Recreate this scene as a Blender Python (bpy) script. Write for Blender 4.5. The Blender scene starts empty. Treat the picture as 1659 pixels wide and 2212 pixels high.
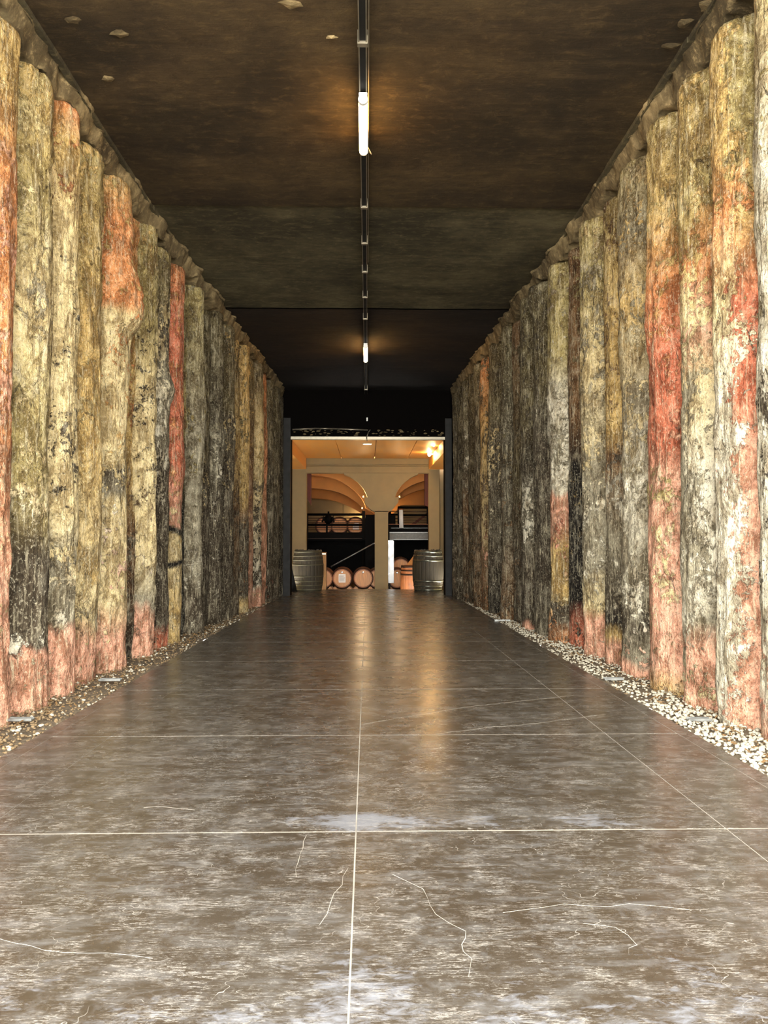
import bpy, bmesh, math, random
import numpy as np
from mathutils import Vector, Matrix, Euler
from mathutils.geometry import tessellate_polygon

# ------------------------------------------------------------------ camera, world, exposure
SC = bpy.context.scene
COL = SC.collection
F = 1700.0
VPX, HOR = 794.0, 1160.0
SL = -0.0118                      # the tunnel floor falls gently away from the entrance
CAMZ = 1.05
cam_d = bpy.data.cameras.new('camera')
cam = bpy.data.objects.new('camera', cam_d); COL.objects.link(cam)
cam_d.sensor_fit = 'HORIZONTAL'; cam_d.sensor_width = 36; cam_d.lens = 36 * F / 1659
cam_d.clip_start = 0.05; cam_d.clip_end = 200
cam.location = (0, 0, CAMZ)
cam.rotation_euler = (math.pi / 2 + math.atan((HOR - 1106) / F), 0, -math.atan((829.5 - VPX) / F))
SC.camera = cam
SC.view_settings.view_transform = 'Standard'
SC.view_settings.look = 'None'
SC.view_settings.gamma = 1
SC.view_settings.use_curve_mapping = False
SC.view_settings.exposure = 0.18
w = bpy.data.worlds.new('world'); SC.world = w; w.use_nodes = True
bg = w.node_tree.nodes['Background']
bg.inputs[0].default_value = (1.0, 0.975, 0.92, 1); bg.inputs[1].default_value = 29.0   # overcast daylight behind the camera
pl_d = bpy.data.lights.new('mouth_portal', 'AREA'); pl_d.shape = 'RECTANGLE'; pl_d.size = 5.9; pl_d.size_y = 4.6; pl_d.cycles.is_portal = True
pl = bpy.data.objects.new('mouth_portal', pl_d); COL.objects.link(pl); pl.location = (0, -1.25, 2.2); pl.rotation_euler = (math.pi / 2, 0, 0)   # sampling portal in the tunnel mouth, gives no light of its own
SC.cycles.max_bounces = 6; SC.cycles.diffuse_bounces = 4; SC.cycles.glossy_bounces = 3
SC.cycles.sample_clamp_indirect = 10
SC.cycles.use_denoising = True; SC.cycles.denoising_prefilter = 'ACCURATE'; SC.cycles.denoising_input_passes = 'RGB_ALBEDO_NORMAL'; SC.cycles.use_adaptive_sampling = False
LAMP_TUBE = 55.0
LAMP_HALL = 16.0

RCAM = cam.rotation_euler.to_matrix()
def ray(px, py):
    return RCAM @ Vector(((px - 829.5) / F, (1106 - py) / F, -1.0))
def at(px, py, Y):
    d = ray(px, py); t = Y / d.y
    return Vector((d.x * t, Y, CAMZ + d.z * t))
def floor_at(px, py, h=0.0):
    d = ray(px, py); t = (h - CAMZ) / (d.z - SL * d.y)
    return Vector((d.x * t, d.y * t, CAMZ + d.z * t))
def zf(y): return SL * y
rnd = random.Random(7)

# ------------------------------------------------------------------ colours and materials
def lin(c):
    return tuple((v / 255 / 12.92) if v / 255 <= 0.04045 else ((v / 255 + 0.055) / 1.055) ** 2.4 for v in c)
class NT:
    def __init__(s, name):
        s.m = bpy.data.materials.new(name); s.m.use_nodes = True
        s.t = s.m.node_tree; s.b = s.t.nodes['Principled BSDF']; s.out = s.t.nodes['Material Output']
    def n(s, typ, **kw):
        nd = s.t.nodes.new(typ)
        for k, v in kw.items(): setattr(nd, k, v)
        return nd
    def set(s, sock, v):
        if isinstance(v, bpy.types.NodeSocket): s.t.links.new(v, sock)
        elif isinstance(v, (tuple, list)): sock.default_value = tuple(v) + ((1,) if len(v) == 3 and sock.type == 'RGBA' else ())
        else: sock.default_value = v
    def pos(s, scale=(1, 1, 1), kind='pos'):
        if kind == 'pos': o = s.n('ShaderNodeNewGeometry').outputs['Position']
        else: o = s.n('ShaderNodeTexCoord').outputs['Object']
        mp = s.n('ShaderNodeMapping'); s.t.links.new(o, mp.inputs[0]); mp.inputs['Scale'].default_value = scale
        return mp.outputs[0]
    def noise(s, vec, scale, detail=4, rough=.55, dist=0.0):
        nd = s.n('ShaderNodeTexNoise'); s.set(nd.inputs['Vector'], vec)
        nd.inputs['Scale'].default_value = scale; nd.inputs['Detail'].default_value = detail
        nd.inputs['Roughness'].default_value = rough; nd.inputs['Distortion'].default_value = dist
        return nd.outputs['Fac']
    def mr(s, v, a, b, c=0.0, d=1.0, smooth=False):
        nd = s.n('ShaderNodeMapRange'); nd.clamp = True
        if smooth: nd.interpolation_type = 'SMOOTHSTEP'
        s.set(nd.inputs['Value'], v)
        for k, x in (('From Min', a), ('From Max', b), ('To Min', c), ('To Max', d)): s.set(nd.inputs[k], x)
        return nd.outputs[0]
    def math(s, op, a, b=0.0):
        nd = s.n('ShaderNodeMath', operation=op); s.set(nd.inputs[0], a); s.set(nd.inputs[1], b); return nd.outputs[0]
    def mix(s, f, a, b, mode='MIX'):
        nd = s.n('ShaderNodeMix', data_type='RGBA', blend_type=mode)
        s.set(nd.inputs[0], f); s.set(nd.inputs[6], a); s.set(nd.inputs[7], b); return nd.outputs[2]
    def bump(s, h, strength=.5, dist=.01, prev=None):
        nd = s.n('ShaderNodeBump'); s.set(nd.inputs['Height'], h)
        nd.inputs['Strength'].default_value = strength; nd.inputs['Distance'].default_value = dist
        if prev is not None: s.t.links.new(prev, nd.inputs['Normal'])
        return nd.outputs[0]
    def fin(s, col=None, rough=.8, metal=0.0, normal=None, spec=None):
        if col is not None: s.set(s.b.inputs['Base Color'], col)
        s.set(s.b.inputs['Roughness'], rough); s.set(s.b.inputs['Metallic'], metal)
        if normal is not None: s.t.links.new(normal, s.b.inputs['Normal'])
        if spec is not None: s.b.inputs['Specular IOR Level'].default_value = spec
        return s.m

def simple(name, c, rough=.6, metal=0.0, var=.15, scale=8, bump=.2, stretch=(1, 1, 1), spec=None):
    k = NT(name); v = k.pos(stretch, 'obj')
    nz = k.noise(v, scale, 6)
    c = lin(c)
    lo = tuple(x * (1 - var * 2) for x in c); hi = tuple(min(1, x * (1 + var)) for x in c)
    col = k.mix(k.mr(nz, .3, .7), lo, hi)
    return k.fin(col, k.mr(nz, .2, .8, max(.05, rough - .1), min(1, rough + .12)), metal, k.bump(nz, bump, .004), spec)

def emit(name, c, strength):
    k = NT(name); k.set(k.b.inputs['Base Color'], lin(c)); k.set(k.b.inputs['Emission Color'], lin(c))
    k.b.inputs['Emission Strength'].default_value = strength
    return k.m

def pile_material():
    k = NT('pile_concrete')
    a1 = k.n('ShaderNodeAttribute', attribute_name='base'); a2 = k.n('ShaderNodeAttribute', attribute_name='alt')
    P = k.pos(); Pv = k.pos((1, 1, .16)); Ph = k.pos((1, 1, 3.0))
    big = k.noise(P, 3.2, 6, .62, .4)
    fine = k.noise(P, 26, 5, .7, .3)
    grain = k.noise(k.pos((1, 1, .09)), 42, 5, .65)
    mid = k.noise(P, 9.5, 6, .68, .8)
    f = k.math('ADD', k.math('MULTIPLY', big, .3), k.math('MULTIPLY', mid, .4))
    f = k.math('ADD', f, k.math('MULTIPLY', fine, .3))
    cov = a1.outputs['Alpha']
    thr = k.mr(cov, 0, 1, .62, .38)
    hi = k.math('ADD', thr, .022)
    fac = k.mr(f, thr, hi)
    col = k.mix(fac, a1.outputs['Color'], a2.outputs['Color'])
    # fine value variation, speckles and cracks (dirt in the pores)
    col = k.mix(k.mr(fine, .40, .60, .0, 1), k.mix(.22, col, (0.03, .024, .014)), col)
    mt = k.noise(k.pos((1, 1, .6)), 5.5, 7, .74, .9)
    col = k.mix(k.mr(mt, .44, .54, .7, 0), col, k.mix(1.0, col, lin((126, 108, 76)), 'MULTIPLY'))
    col = k.mix(k.mr(mt, .54, .66, 0, .45), col, k.mix(.5, col, lin((255, 246, 214))))
    sp = k.noise(k.pos((1, 1, .7)), 62, 3, .75)
    col = k.mix(k.mr(sp, .56, .66, 0, .4), col, lin((250, 240, 206)))
    col = k.mix(k.mr(sp, .34, .43, .55, 0), col, lin((52, 42, 28)))
    col = k.mix(k.mr(grain, .54, .68, 0, .5), col, lin((236, 224, 188)))
    col = k.mix(k.mr(mid, .24, .38, .7, 0), col, lin((56, 48, 36)))
    pits = k.n('ShaderNodeTexVoronoi', feature='DISTANCE_TO_EDGE'); k.set(pits.inputs['Vector'], k.pos((1, 1, .3)))
    pits.inputs['Scale'].default_value = 9.0; pits.inputs['Randomness'].default_value = 1
    wv = k.math('ADD', pits.outputs[0], k.math('MULTIPLY', k.mr(mid, .3, .7, -.05, .05), 1.0))
    crack = k.math('MULTIPLY', k.mr(wv, .0, .007, 1, 0), k.mr(big, .52, .6))
    col = k.mix(k.math('MULTIPLY', crack, .65), col, lin((38, 30, 22)))
    h = k.math('ADD', k.math('MULTIPLY', fine, .55), k.math('MULTIPLY', grain, .5))
    h = k.math('ADD', h, k.math('MULTIPLY', mid, 1.1))
    h = k.math('SUBTRACT', h, k.math('MULTIPLY', crack, .7))
    h = k.math('ADD', h, k.math('MULTIPLY', fac, .25))
    nrm = k.bump(h, 1.0, .06)
    return k.fin(col, .88, 0, nrm, .25)

def floor_material():
    k = NT('polished_concrete')
    P = k.pos(); P2 = k.pos((1, 1.0, 1))
    big = k.noise(P, .9, 6, .6, .3); mid = k.noise(P, 3.3, 9, .62, .1); fine = k.noise(P, 16, 10, .72, .2)
    col = k.mix(k.mr(big, .35, .65), lin((54, 45, 34)), lin((74, 69, 61)))
    col = k.mix(k.mr(mid, .38, .66), k.mix(.35, col, lin((70, 60, 48))), col)
    stv = k.noise(k.pos((.45, 1.7, 1)), 9, 11, .78, .4)
    col = k.mix(k.mr(stv, .50, .64, 0, .62), col, lin((104, 103, 101)))
    col = k.mix(k.mr(stv, .34, .48, .5, 0), col, lin((50, 42, 32)))
    col = k.mix(k.mr(fine, .50, .66, 0, .4), col, lin((106, 105, 104)))
    col = k.mix(k.mr(fine, .30, .46, .25, 0), col, lin((50, 42, 34)))
    sep = k.n('ShaderNodeSeparateXYZ'); k.t.links.new(k.n('ShaderNodeNewGeometry').outputs['Position'], sep.inputs[0])
    X, Y = sep.outputs[0], sep.outputs[1]
    # worn pale wash in front of the entrance, a band before the second cut joint, and along the centre joint
    near = k.mr(Y, 1.3, 2.7, 1, 0, True)
    cj = k.math('ABSOLUTE', k.math('ADD', X, .04))
    centre = k.math('MULTIPLY', k.mr(cj, .0, .16, 1, 0, True), k.mr(Y, 3.2, 5.2, 1, 0, True))
    band = k.math('MULTIPLY', k.mr(k.math('ABSOLUTE', k.math('SUBTRACT', Y, 3.04)), .02, .16, 1, 0, True), k.mr(k.math('ABSOLUTE', k.math('SUBTRACT', X, .35)), .5, 1.2, 1, .0))
    cov = k.math('ADD', k.math('MULTIPLY', near, .22), k.math('MULTIPLY', centre, .07))
    cov = k.math('ADD', cov, k.math('MULTIPLY', band, .20))
    fl = k.noise(k.pos((.7, 1.5, 1)), 22, 10, .75, .5)
    patch = k.math('ADD', k.math('MULTIPLY', k.noise(P, 2.4, 4, .6, .5), .42), k.math('MULTIPLY', fl, .58))
    th = k.math('SUBTRACT', .66, cov)
    pw = k.math('MULTIPLY', k.mr(patch, th, k.math('ADD', th, .09)), k.mr(cov, .01, .08))
    col = k.mix(k.math('MULTIPLY', pw, .75), col, lin((122, 125, 131)))
    # scratches and hairline cracks: thin contour lines of stretched noises
    def lines(rot, sc, scale, width, gate_lo, gate_hi, seed):
        tc = k.n('ShaderNodeNewGeometry').outputs['Position']
        mp = k.n('ShaderNodeMapping'); k.t.links.new(tc, mp.inputs[0])
        mp.inputs['Rotation'].default_value = (0, 0, rot); mp.inputs['Scale'].default_value = sc; mp.inputs['Location'].default_value = (seed, seed * 2, 0)
        a = k.noise(mp.outputs[0], scale, 5, .62)
        ln = k.mr(k.math('ABSOLUTE', k.math('SUBTRACT', a, .5)), 0, width, 1, 0)
        g = k.noise(k.pos((1, 1, 1)), 5.2 + seed * .4, 7, .72)
        return k.math('MULTIPLY', ln, k.mr(g, gate_lo, gate_hi))
    s = lines(.25, (1, 7, 1), 9.0, .016, .50, .60, 1.3)
    s = k.math('MAXIMUM', s, lines(-.35, (1, 9, 1), 12.0, .018, .52, .62, 3.1))
    s = k.math('MAXIMUM', s, lines(1.0, (1, 9, 1), 11.0, .018, .55, .64, 5.7))
    s = k.math('MAXIMUM', s, lines(.0, (1, 1.2, 1), 1.1, .0012, .46, .56, 8.2))
    s = k.math('MAXIMUM', s, lines(.02, (1, 14, 1), 8.0, .022, .50, .60, 11.))
    col = k.mix(k.math('MULTIPLY', s, .85), col, lin((176, 172, 164)))
    rough = k.mr(mid, .3, .7, .23, .31)
    rough = k.math('ADD', rough, k.math('MULTIPLY', pw, .25))
    h = k.math('ADD', k.math('MULTIPLY', mid, .6), k.math('MULTIPLY', fine, .2))
    return k.fin(col, rough, 0, k.bump(h, .012, .006), .5)

def ceiling_material(name, a, b):
    k = NT(name); P = k.pos((.6, 1.3, 1)); Q = k.pos()
    n1 = k.noise(P, 2.2, 9, .68, .3); n2 = k.noise(Q, .9, 5, .6, .4); n3 = k.noise(k.pos((.3, 2.6, 1)), 4, 9, .75)
    col = k.mix(k.mr(n1, .36, .66), lin(a), lin(b))
    col = k.mix(k.mr(n2, .40, .62, .8, 0), col, tuple(x * .3 for x in lin(a)))
    col = k.mix(k.mr(n3, .5, .75, 0, .3), col, tuple(x * 1.8 for x in lin(b)))
    n4 = k.noise(k.pos((.6, 1, 1)), 14, 10, .78, .4)
    col = k.mix(k.mr(n4, .52, .68, 0, .45), col, tuple(x * 2.0 for x in lin(b)))
    col = k.mix(k.mr(n4, .32, .46, .7, 0), col, tuple(x * .25 for x in lin(a)))
    return k.fin(col, .85, 0, k.bump(k.math('ADD', k.math('ADD', n1, n3), n4), .6, .014), .3)

C_ = dict(cr=(242, 220, 164), wh=(246, 238, 212), ol=(184, 166, 108), tn=(224, 190, 120), gy=(158, 149, 124), dk=(84, 73, 57),
          bk=(26, 22, 19), sa=(250, 186, 154), om=(118, 106, 72), dg=(110, 102, 83), og=(232, 156, 98), rd=(230, 132, 98), br=(138, 104, 68))  # om, dg: dingy far-pile tones with the weaker light painted in
M = {}
M['pile'] = pile_material()
M['floor'] = floor_material()
M['joint'] = simple('joint_mortar', (160, 154, 142), .9, bump=.1)
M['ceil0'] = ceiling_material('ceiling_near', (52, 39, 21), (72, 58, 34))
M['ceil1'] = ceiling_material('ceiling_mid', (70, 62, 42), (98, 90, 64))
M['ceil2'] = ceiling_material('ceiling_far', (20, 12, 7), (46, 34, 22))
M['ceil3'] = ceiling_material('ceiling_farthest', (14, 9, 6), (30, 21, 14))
M['earth'] = simple('dark_earth', (30, 25, 20), .95, var=.3, bump=.6)
M['grout'] = ceiling_material('rough_grout', (88, 74, 48), (160, 142, 104))
M['grit'] = simple('grit', (120, 108, 88), .95, var=.35, scale=40, bump=.8)
M['stone'] = simple('limestone', (186, 180, 160), .8, var=.12, scale=30)
M['stone_brown'] = simple('brown_stone', (128, 108, 78), .85, var=.3, scale=30)
M['leaf'] = simple('dry_leaf', (128, 98, 58), .9, var=.3)
M['steel_dark'] = simple('dark_steel', (15, 15, 13), .7, .1, bump=.1)
M['steel'] = simple('galvanised_steel', (150, 152, 148), .42, .8, scale=14, bump=.15)
M['galv'] = simple('galvanised_beam', (96, 96, 92), .5, .7, scale=14, bump=.15)  # darker base tone of galvanised steel for the beam web
M['alu'] = simple('aluminium_rail', (150, 142, 124), .38, .7, bump=.05)
M['white'] = simple('white_enamel', (226, 226, 222), .4, var=.04)
M['plaster'] = simple('cream_plaster', (138, 122, 88), .8, var=.06, scale=3, bump=.15)
M['plaster_o'] = simple('ochre_plaster', (206, 140, 72), .8, var=.08, scale=2, bump=.15)
M['panel'] = simple('honey_ceiling_board', (216, 152, 70), .5, var=.07, scale=3, stretch=(1, .2, 1))
M['red'] = simple('oxide_red_steel', (92, 36, 18), .6, .2)
M['black'] = simple('black_paint_and_shade', (6, 5, 4), .7, spec=.08)  # black paint, also shade painted on arch piers and the under-deck sheet
M['dark_conc'] = simple('black_concrete', (9, 7, 6), .95, bump=.6, spec=.05)  # near-black base colour of the lintel and stub walls
M['oldoak'] = simple('weathered_oak', (62, 54, 39), .7, var=.3, scale=9, stretch=(6, 6, .5), bump=.5)
M['oak'] = simple('fresh_oak', (206, 148, 92), .5, var=.14, scale=7, stretch=(5, .6, 1), bump=.3)
M['oakside'] = simple('toasted_oak', (150, 88, 42), .55, var=.2, scale=7, bump=.3)
M['hoop'] = simple('hoop_steel', (126, 128, 116), .3, .85, bump=.1)
M['hoop_dull'] = simple('dull_hoop', (96, 92, 74), .55, .5, bump=.2)
M['hoop_brown'] = simple('brown_hoop', (58, 36, 20), .5, .4)
M['gloss_white'] = simple('glossy_white_metal', (128, 128, 128), .30, .8, var=.03, bump=.02)
M['card'] = simple('dim_cardboard', (112, 80, 44), .9)
M['paper'] = simple('label_paper', (236, 232, 226), .5, var=.03)
M['print'] = simple('grey_print', (150, 142, 136), .6, var=.04)
M['bung'] = simple('white_bung', (244, 242, 236), .2, .6, var=.02)
M['tube'] = emit('warm_tube', (255, 196, 112), LAMP_TUBE)
M['bulb'] = emit('warm_bulb', (255, 206, 130), 300.0)
M['cove'] = emit('cove_strip', (255, 190, 90), 30.0)
M['downl'] = emit('small_downlight', (255, 226, 180), 4.0)

# ------------------------------------------------------------------ mesh helpers
def link(name, me, mat=None, parent=None):
    o = bpy.data.objects.new(name, me); COL.objects.link(o)
    if mat is not None and me is not None and not me.materials: me.materials.append(mat)
    if parent is not None: o.parent = parent
    return o
def tag(o, label=None, cat=None, group=None, kind=None):
    if label: o['label'] = label
    if cat: o['category'] = cat
    if group: o['group'] = group
    if kind: o['kind'] = kind
    return o
def empty(name, loc, rz=0, label=None, cat=None, group=None):
    o = bpy.data.objects.new(name, None); COL.objects.link(o); o.location = loc; o.rotation_euler = (0, 0, rz)
    o.empty_display_size = .1
    return tag(o, label, cat, group)
class MB:
    def __init__(s): s.b = bmesh.new()
    def box(s, lo, hi, rot=None, bevel=0):
        c = [(a + b) / 2 for a, b in zip(lo, hi)]; d = [abs(b - a) for a, b in zip(lo, hi)]
        m = Matrix.Translation(c) @ (rot.to_matrix().to_4x4() if rot else Matrix()) @ Matrix.Diagonal((*d, 1))
        r = bmesh.ops.create_cube(s.b, size=1, matrix=m)
        if bevel:
            es = list({e for v in r['verts'] for e in v.link_edges})
            bmesh.ops.bevel(s.b, geom=es, offset=bevel, segments=2, affect='EDGES', profile=.5)
        return s
    def tube(s, a, b, r, seg=10, r2=None):
        a, b = Vector(a), Vector(b); d = b - a
        m = Matrix.Translation((a + b) / 2) @ d.to_track_quat('Z', 'Y').to_matrix().to_4x4()
        bmesh.ops.create_cone(s.b, cap_ends=True, segments=seg, radius1=r, radius2=r if r2 is None else r2, depth=d.length, matrix=m)
        return s
    def path(s, pts, r, seg=8):
        for a, b in zip(pts[:-1], pts[1:]): s.tube(a, b, r, seg)
        for p in pts[1:-1]: s.ball(p, r * 1.0, 1)
        return s
    def ball(s, c, r, sub=2, sc=(1, 1, 1)):
        m = Matrix.Translation(c) @ Matrix.Diagonal((*[r * x for x in sc], 1))
        bmesh.ops.create_icosphere(s.b, subdivisions=sub, radius=1, matrix=m); return s
    def lathe(s, prof, seg=32, fn=None):
        """prof: (r, z) list, closed at the ends when r is 0"""
        rings = []
        for r, z in prof:
            if r == 0: rings.append([s.b.verts.new((0, 0, z))]); continue
            rings.append([s.b.verts.new(((r + (fn(i, z) if fn else 0)) * math.cos(2 * math.pi * i / seg), (r + (fn(i, z) if fn else 0)) * math.sin(2 * math.pi * i / seg), z)) for i in range(seg)])
        for A, B in zip(rings[:-1], rings[1:]):
            for i in range(seg):
                j = (i + 1) % seg
                if len(A) == 1: s.b.faces.new((A[0], B[j], B[i]))
                elif len(B) == 1: s.b.faces.new((A[i], A[j], B[0]))
                else: s.b.faces.new((A[i], A[j], B[j], B[i]))
        bmesh.ops.recalc_face_normals(s.b, faces=s.b.faces)
        return s
    def prism(s, pts, dy):
        """pts: world points sharing one y, extruded by dy along y"""
        a = [s.b.verts.new(p) for p in pts]; b = [s.b.verts.new((p[0], p[1] + dy, p[2])) for p in pts]
        n = len(a)
        for (i, j, k) in tessellate_polygon([[Vector((p[0], p[2], 0)) for p in pts]]):
            s.b.faces.new((a[i], a[j], a[k])); s.b.faces.new((b[k], b[j], b[i]))
        for i in range(n): s.b.faces.new((a[i], b[i], b[(i + 1) % n], a[(i + 1) % n]))
        bmesh.ops.recalc_face_normals(s.b, faces=s.b.faces)
        return s
    def mesh(s, name, smooth=False):
        me = bpy.data.meshes.new(name); s.b.to_mesh(me); s.b.free()
        if smooth: me.polygons.foreach_set('use_smooth', [True] * len(me.polygons))
        return me
    def build(s, name, mat, parent=None, smooth=False):
        return link(name, s.mesh(name, smooth), mat, parent)

def grid_mesh(name, V, nu, nv, wrap=False):
    """V: (nv, nu, 3) rows of vertices"""
    me = bpy.data.meshes.new(name)
    verts = V.reshape(-1, 3)
    iu = np.arange(nu if wrap else nu - 1); iv = np.arange(nv - 1)
    U, W_ = np.meshgrid(iu, iv); U2 = (U + 1) % nu
    q = np.stack([W_ * nu + U, W_ * nu + U2, (W_ + 1) * nu + U2, (W_ + 1) * nu + U], -1).reshape(-1, 4)
    me.vertices.add(len(verts)); me.vertices.foreach_set('co', verts.astype(np.float32).ravel())
    caps = []
    if wrap: caps = [list(range(nu))[::-1], [(nv - 1) * nu + i for i in range(nu)]]
    nl = q.size + sum(len(c) for c in caps)
    me.loops.add(nl); li = np.concatenate([q.ravel()] + [np.array(c) for c in caps]).astype(np.int32)
    me.loops.foreach_set('vertex_index', li)
    me.polygons.add(len(q) + len(caps))
    st = list(range(0, q.size, 4)); p = q.size
    for c in caps: st.append(p); p += len(c)
    me.polygons.foreach_set('loop_start', np.array(st, np.int32))
    me.polygons.foreach_set('use_smooth', np.array([True] * len(q) + [False] * len(caps)))
    me.update(calc_edges=True); me.validate()
    return me

# vectorised value noise
_rs = np.random.RandomState(3); PERM = _rs.permutation(4096); VAL = _rs.rand(4096) * 2 - 1
def vnoise(x, y, z):
    xi, yi, zi = np.floor(x).astype(int), np.floor(y).astype(int), np.floor(z).astype(int)
    fx, fy, fz = x - xi, y - yi, z - zi
    fx, fy, fz = [f * f * (3 - 2 * f) for f in (fx, fy, fz)]
    def h(a, b, c): return VAL[PERM[(PERM[(PERM[a & 4095] + b) & 4095] + c) & 4095]]
    r = 0
    for dx in (0, 1):
        for dy in (0, 1):
            for dz in (0, 1):
                r = r + h(xi + dx, yi + dy, zi + dz) * (fx if dx else 1 - fx) * (fy if dy else 1 - fy) * (fz if dz else 1 - fz)
    return r
def fbm(x, y, z, oct=4):
    r, a = 0, 1.0
    for i in range(oct):
        r = r + a * vnoise(x * 2 ** i + i * 17.3, y * 2 ** i + i * 5.1, z * 2 ** i + i * 9.7); a *= .5
    return r

# ------------------------------------------------------------------ setting: floor
HW = 1.83                    # half width of the slab
YC = 19.3                    # where the ramp breaks down into the hall
CEIL = 4.44
YM = -1.2                    # tunnel mouth, behind the camera
def slab(name, x0, x1, y0, y1, zt, th, mat, parent=None, tilt=0.0):
    m = MB(); v = []
    for (x, y, dz) in ((x0, y0, 0), (x1, y0, 0), (x1, y1, 0), (x0, y1, 0)):
        v.append((x, y, zf(y) + zt))
    top = [m.b.verts.new(p) for p in v]; bot = [m.b.verts.new((p[0], p[1], p[2] - th)) for p in v]
    m.b.faces.new(top); m.b.faces.new(bot[::-1])
    for i in range(4): m.b.faces.new((top[i], bot[i], bot[(i + 1) % 4], top[(i + 1) % 4]))
    bmesh.ops.recalc_face_normals(m.b, faces=m.b.faces)
    return m.build(name, mat, parent)
floor = slab('floor', -HW, HW, YM, YC, -.0012, .2, M['joint']); tag(floor, 'polished grey-brown concrete tunnel floor cut into slabs by pale joints', kind='structure')
# transverse joints at image rows, continued at the same pitch
ty = [floor_at(794, r).y for r in (1796, 1588, 1489, 1427.5)]
pitch = (ty[3] - ty[0]) / 3
tys = [YM, ty[0] - 2 * pitch, ty[0] - pitch + .05] + ty
while tys[-1] + pitch < YC - .4: tys.append(tys[-1] + pitch)
tys.append(YC)
xs = [-HW + .09, -1.42, -.042, 1.335, HW - .09]
g = .0027
for i in range(len(tys) - 1):
    for j in range(len(xs) - 1):
        gj = g * (.35 if j in (0,) else 1)
        slab('concrete_slab', xs[j] + (.0012 if j < 2 else g), xs[j + 1] - (.0012 if j == 0 else g), tys[i] + g * 2.1, tys[i + 1] - g * 2.1, 0.0, .02, M['floor'], floor)
for s in (-1, 1):   # trowelled margins along the gravel
    slab('edge_strip', min(s * (HW - .088), s * HW), max(s * (HW - .088), s * HW), YM, YC, -.0005, .06, M['floor'], floor)
# long wandering cracks in the slabs, raised pale filler
def crack(pts, name='crack_filler'):
    m = MB(); r_ = random.Random(len(pts) + int(pts[0][0]))
    P = [floor_at(*p, h=.0006) for p in pts]; Q = []
    for a, b in zip(P[:-1], P[1:]):
        n = max(2, int((b - a).length / .05))
        for i in range(n):
            t = i / n; d = (b - a).normalized(); nn = Vector((-d.y, d.x, 0))
            Q.append(a.lerp(b, t) + nn * r_.uniform(-.010, .010))
    Q.append(P[-1])
    prev = None
    for i, q in enumerate(Q):
        d = (Q[min(i + 1, len(Q) - 1)] - Q[max(i - 1, 0)]).normalized(); nn = Vector((-d.y, d.x, 0)) * r_.uniform(.0003, .0012)
        z = Vector((0, 0, .0005))
        a, b, c = m.b.verts.new(q + nn), m.b.verts.new(q - nn), m.b.verts.new(q + z)
        if prev: m.b.faces.new((prev[0], a, c, prev[2])); m.b.faces.new((prev[2], c, b, prev[1]))
        prev = (a, b, c)
    m.build(name, M['joint'], floor)
crack([(787, 1564), (900, 1545), (1000, 1528), (1100, 1517), (1240, 1502)])
crack([(945, 1585), (1050, 1572), (1160, 1562), (1290, 1545)])
crack([(845, 1890), (915, 1920), (940, 1975), (1010, 2012), (1000, 2040), (1012, 2070), (1012, 2110)])
crack([(748, 1876), (715, 1950), (690, 1998)])
crack([(1085, 1970), (1220, 1956), (1360, 1955), (1490, 1965)])
crack([(1260, 1992), (1330, 2003), (1372, 2040), (1358, 2060)])
crack([(0, 2025), (100, 2050), (230, 2062), (330, 2070)])
crack([(420, 1750), (340, 1740), (310, 1745)])
crack([(662, 1804), (648, 1860), (640, 1895)])

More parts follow.
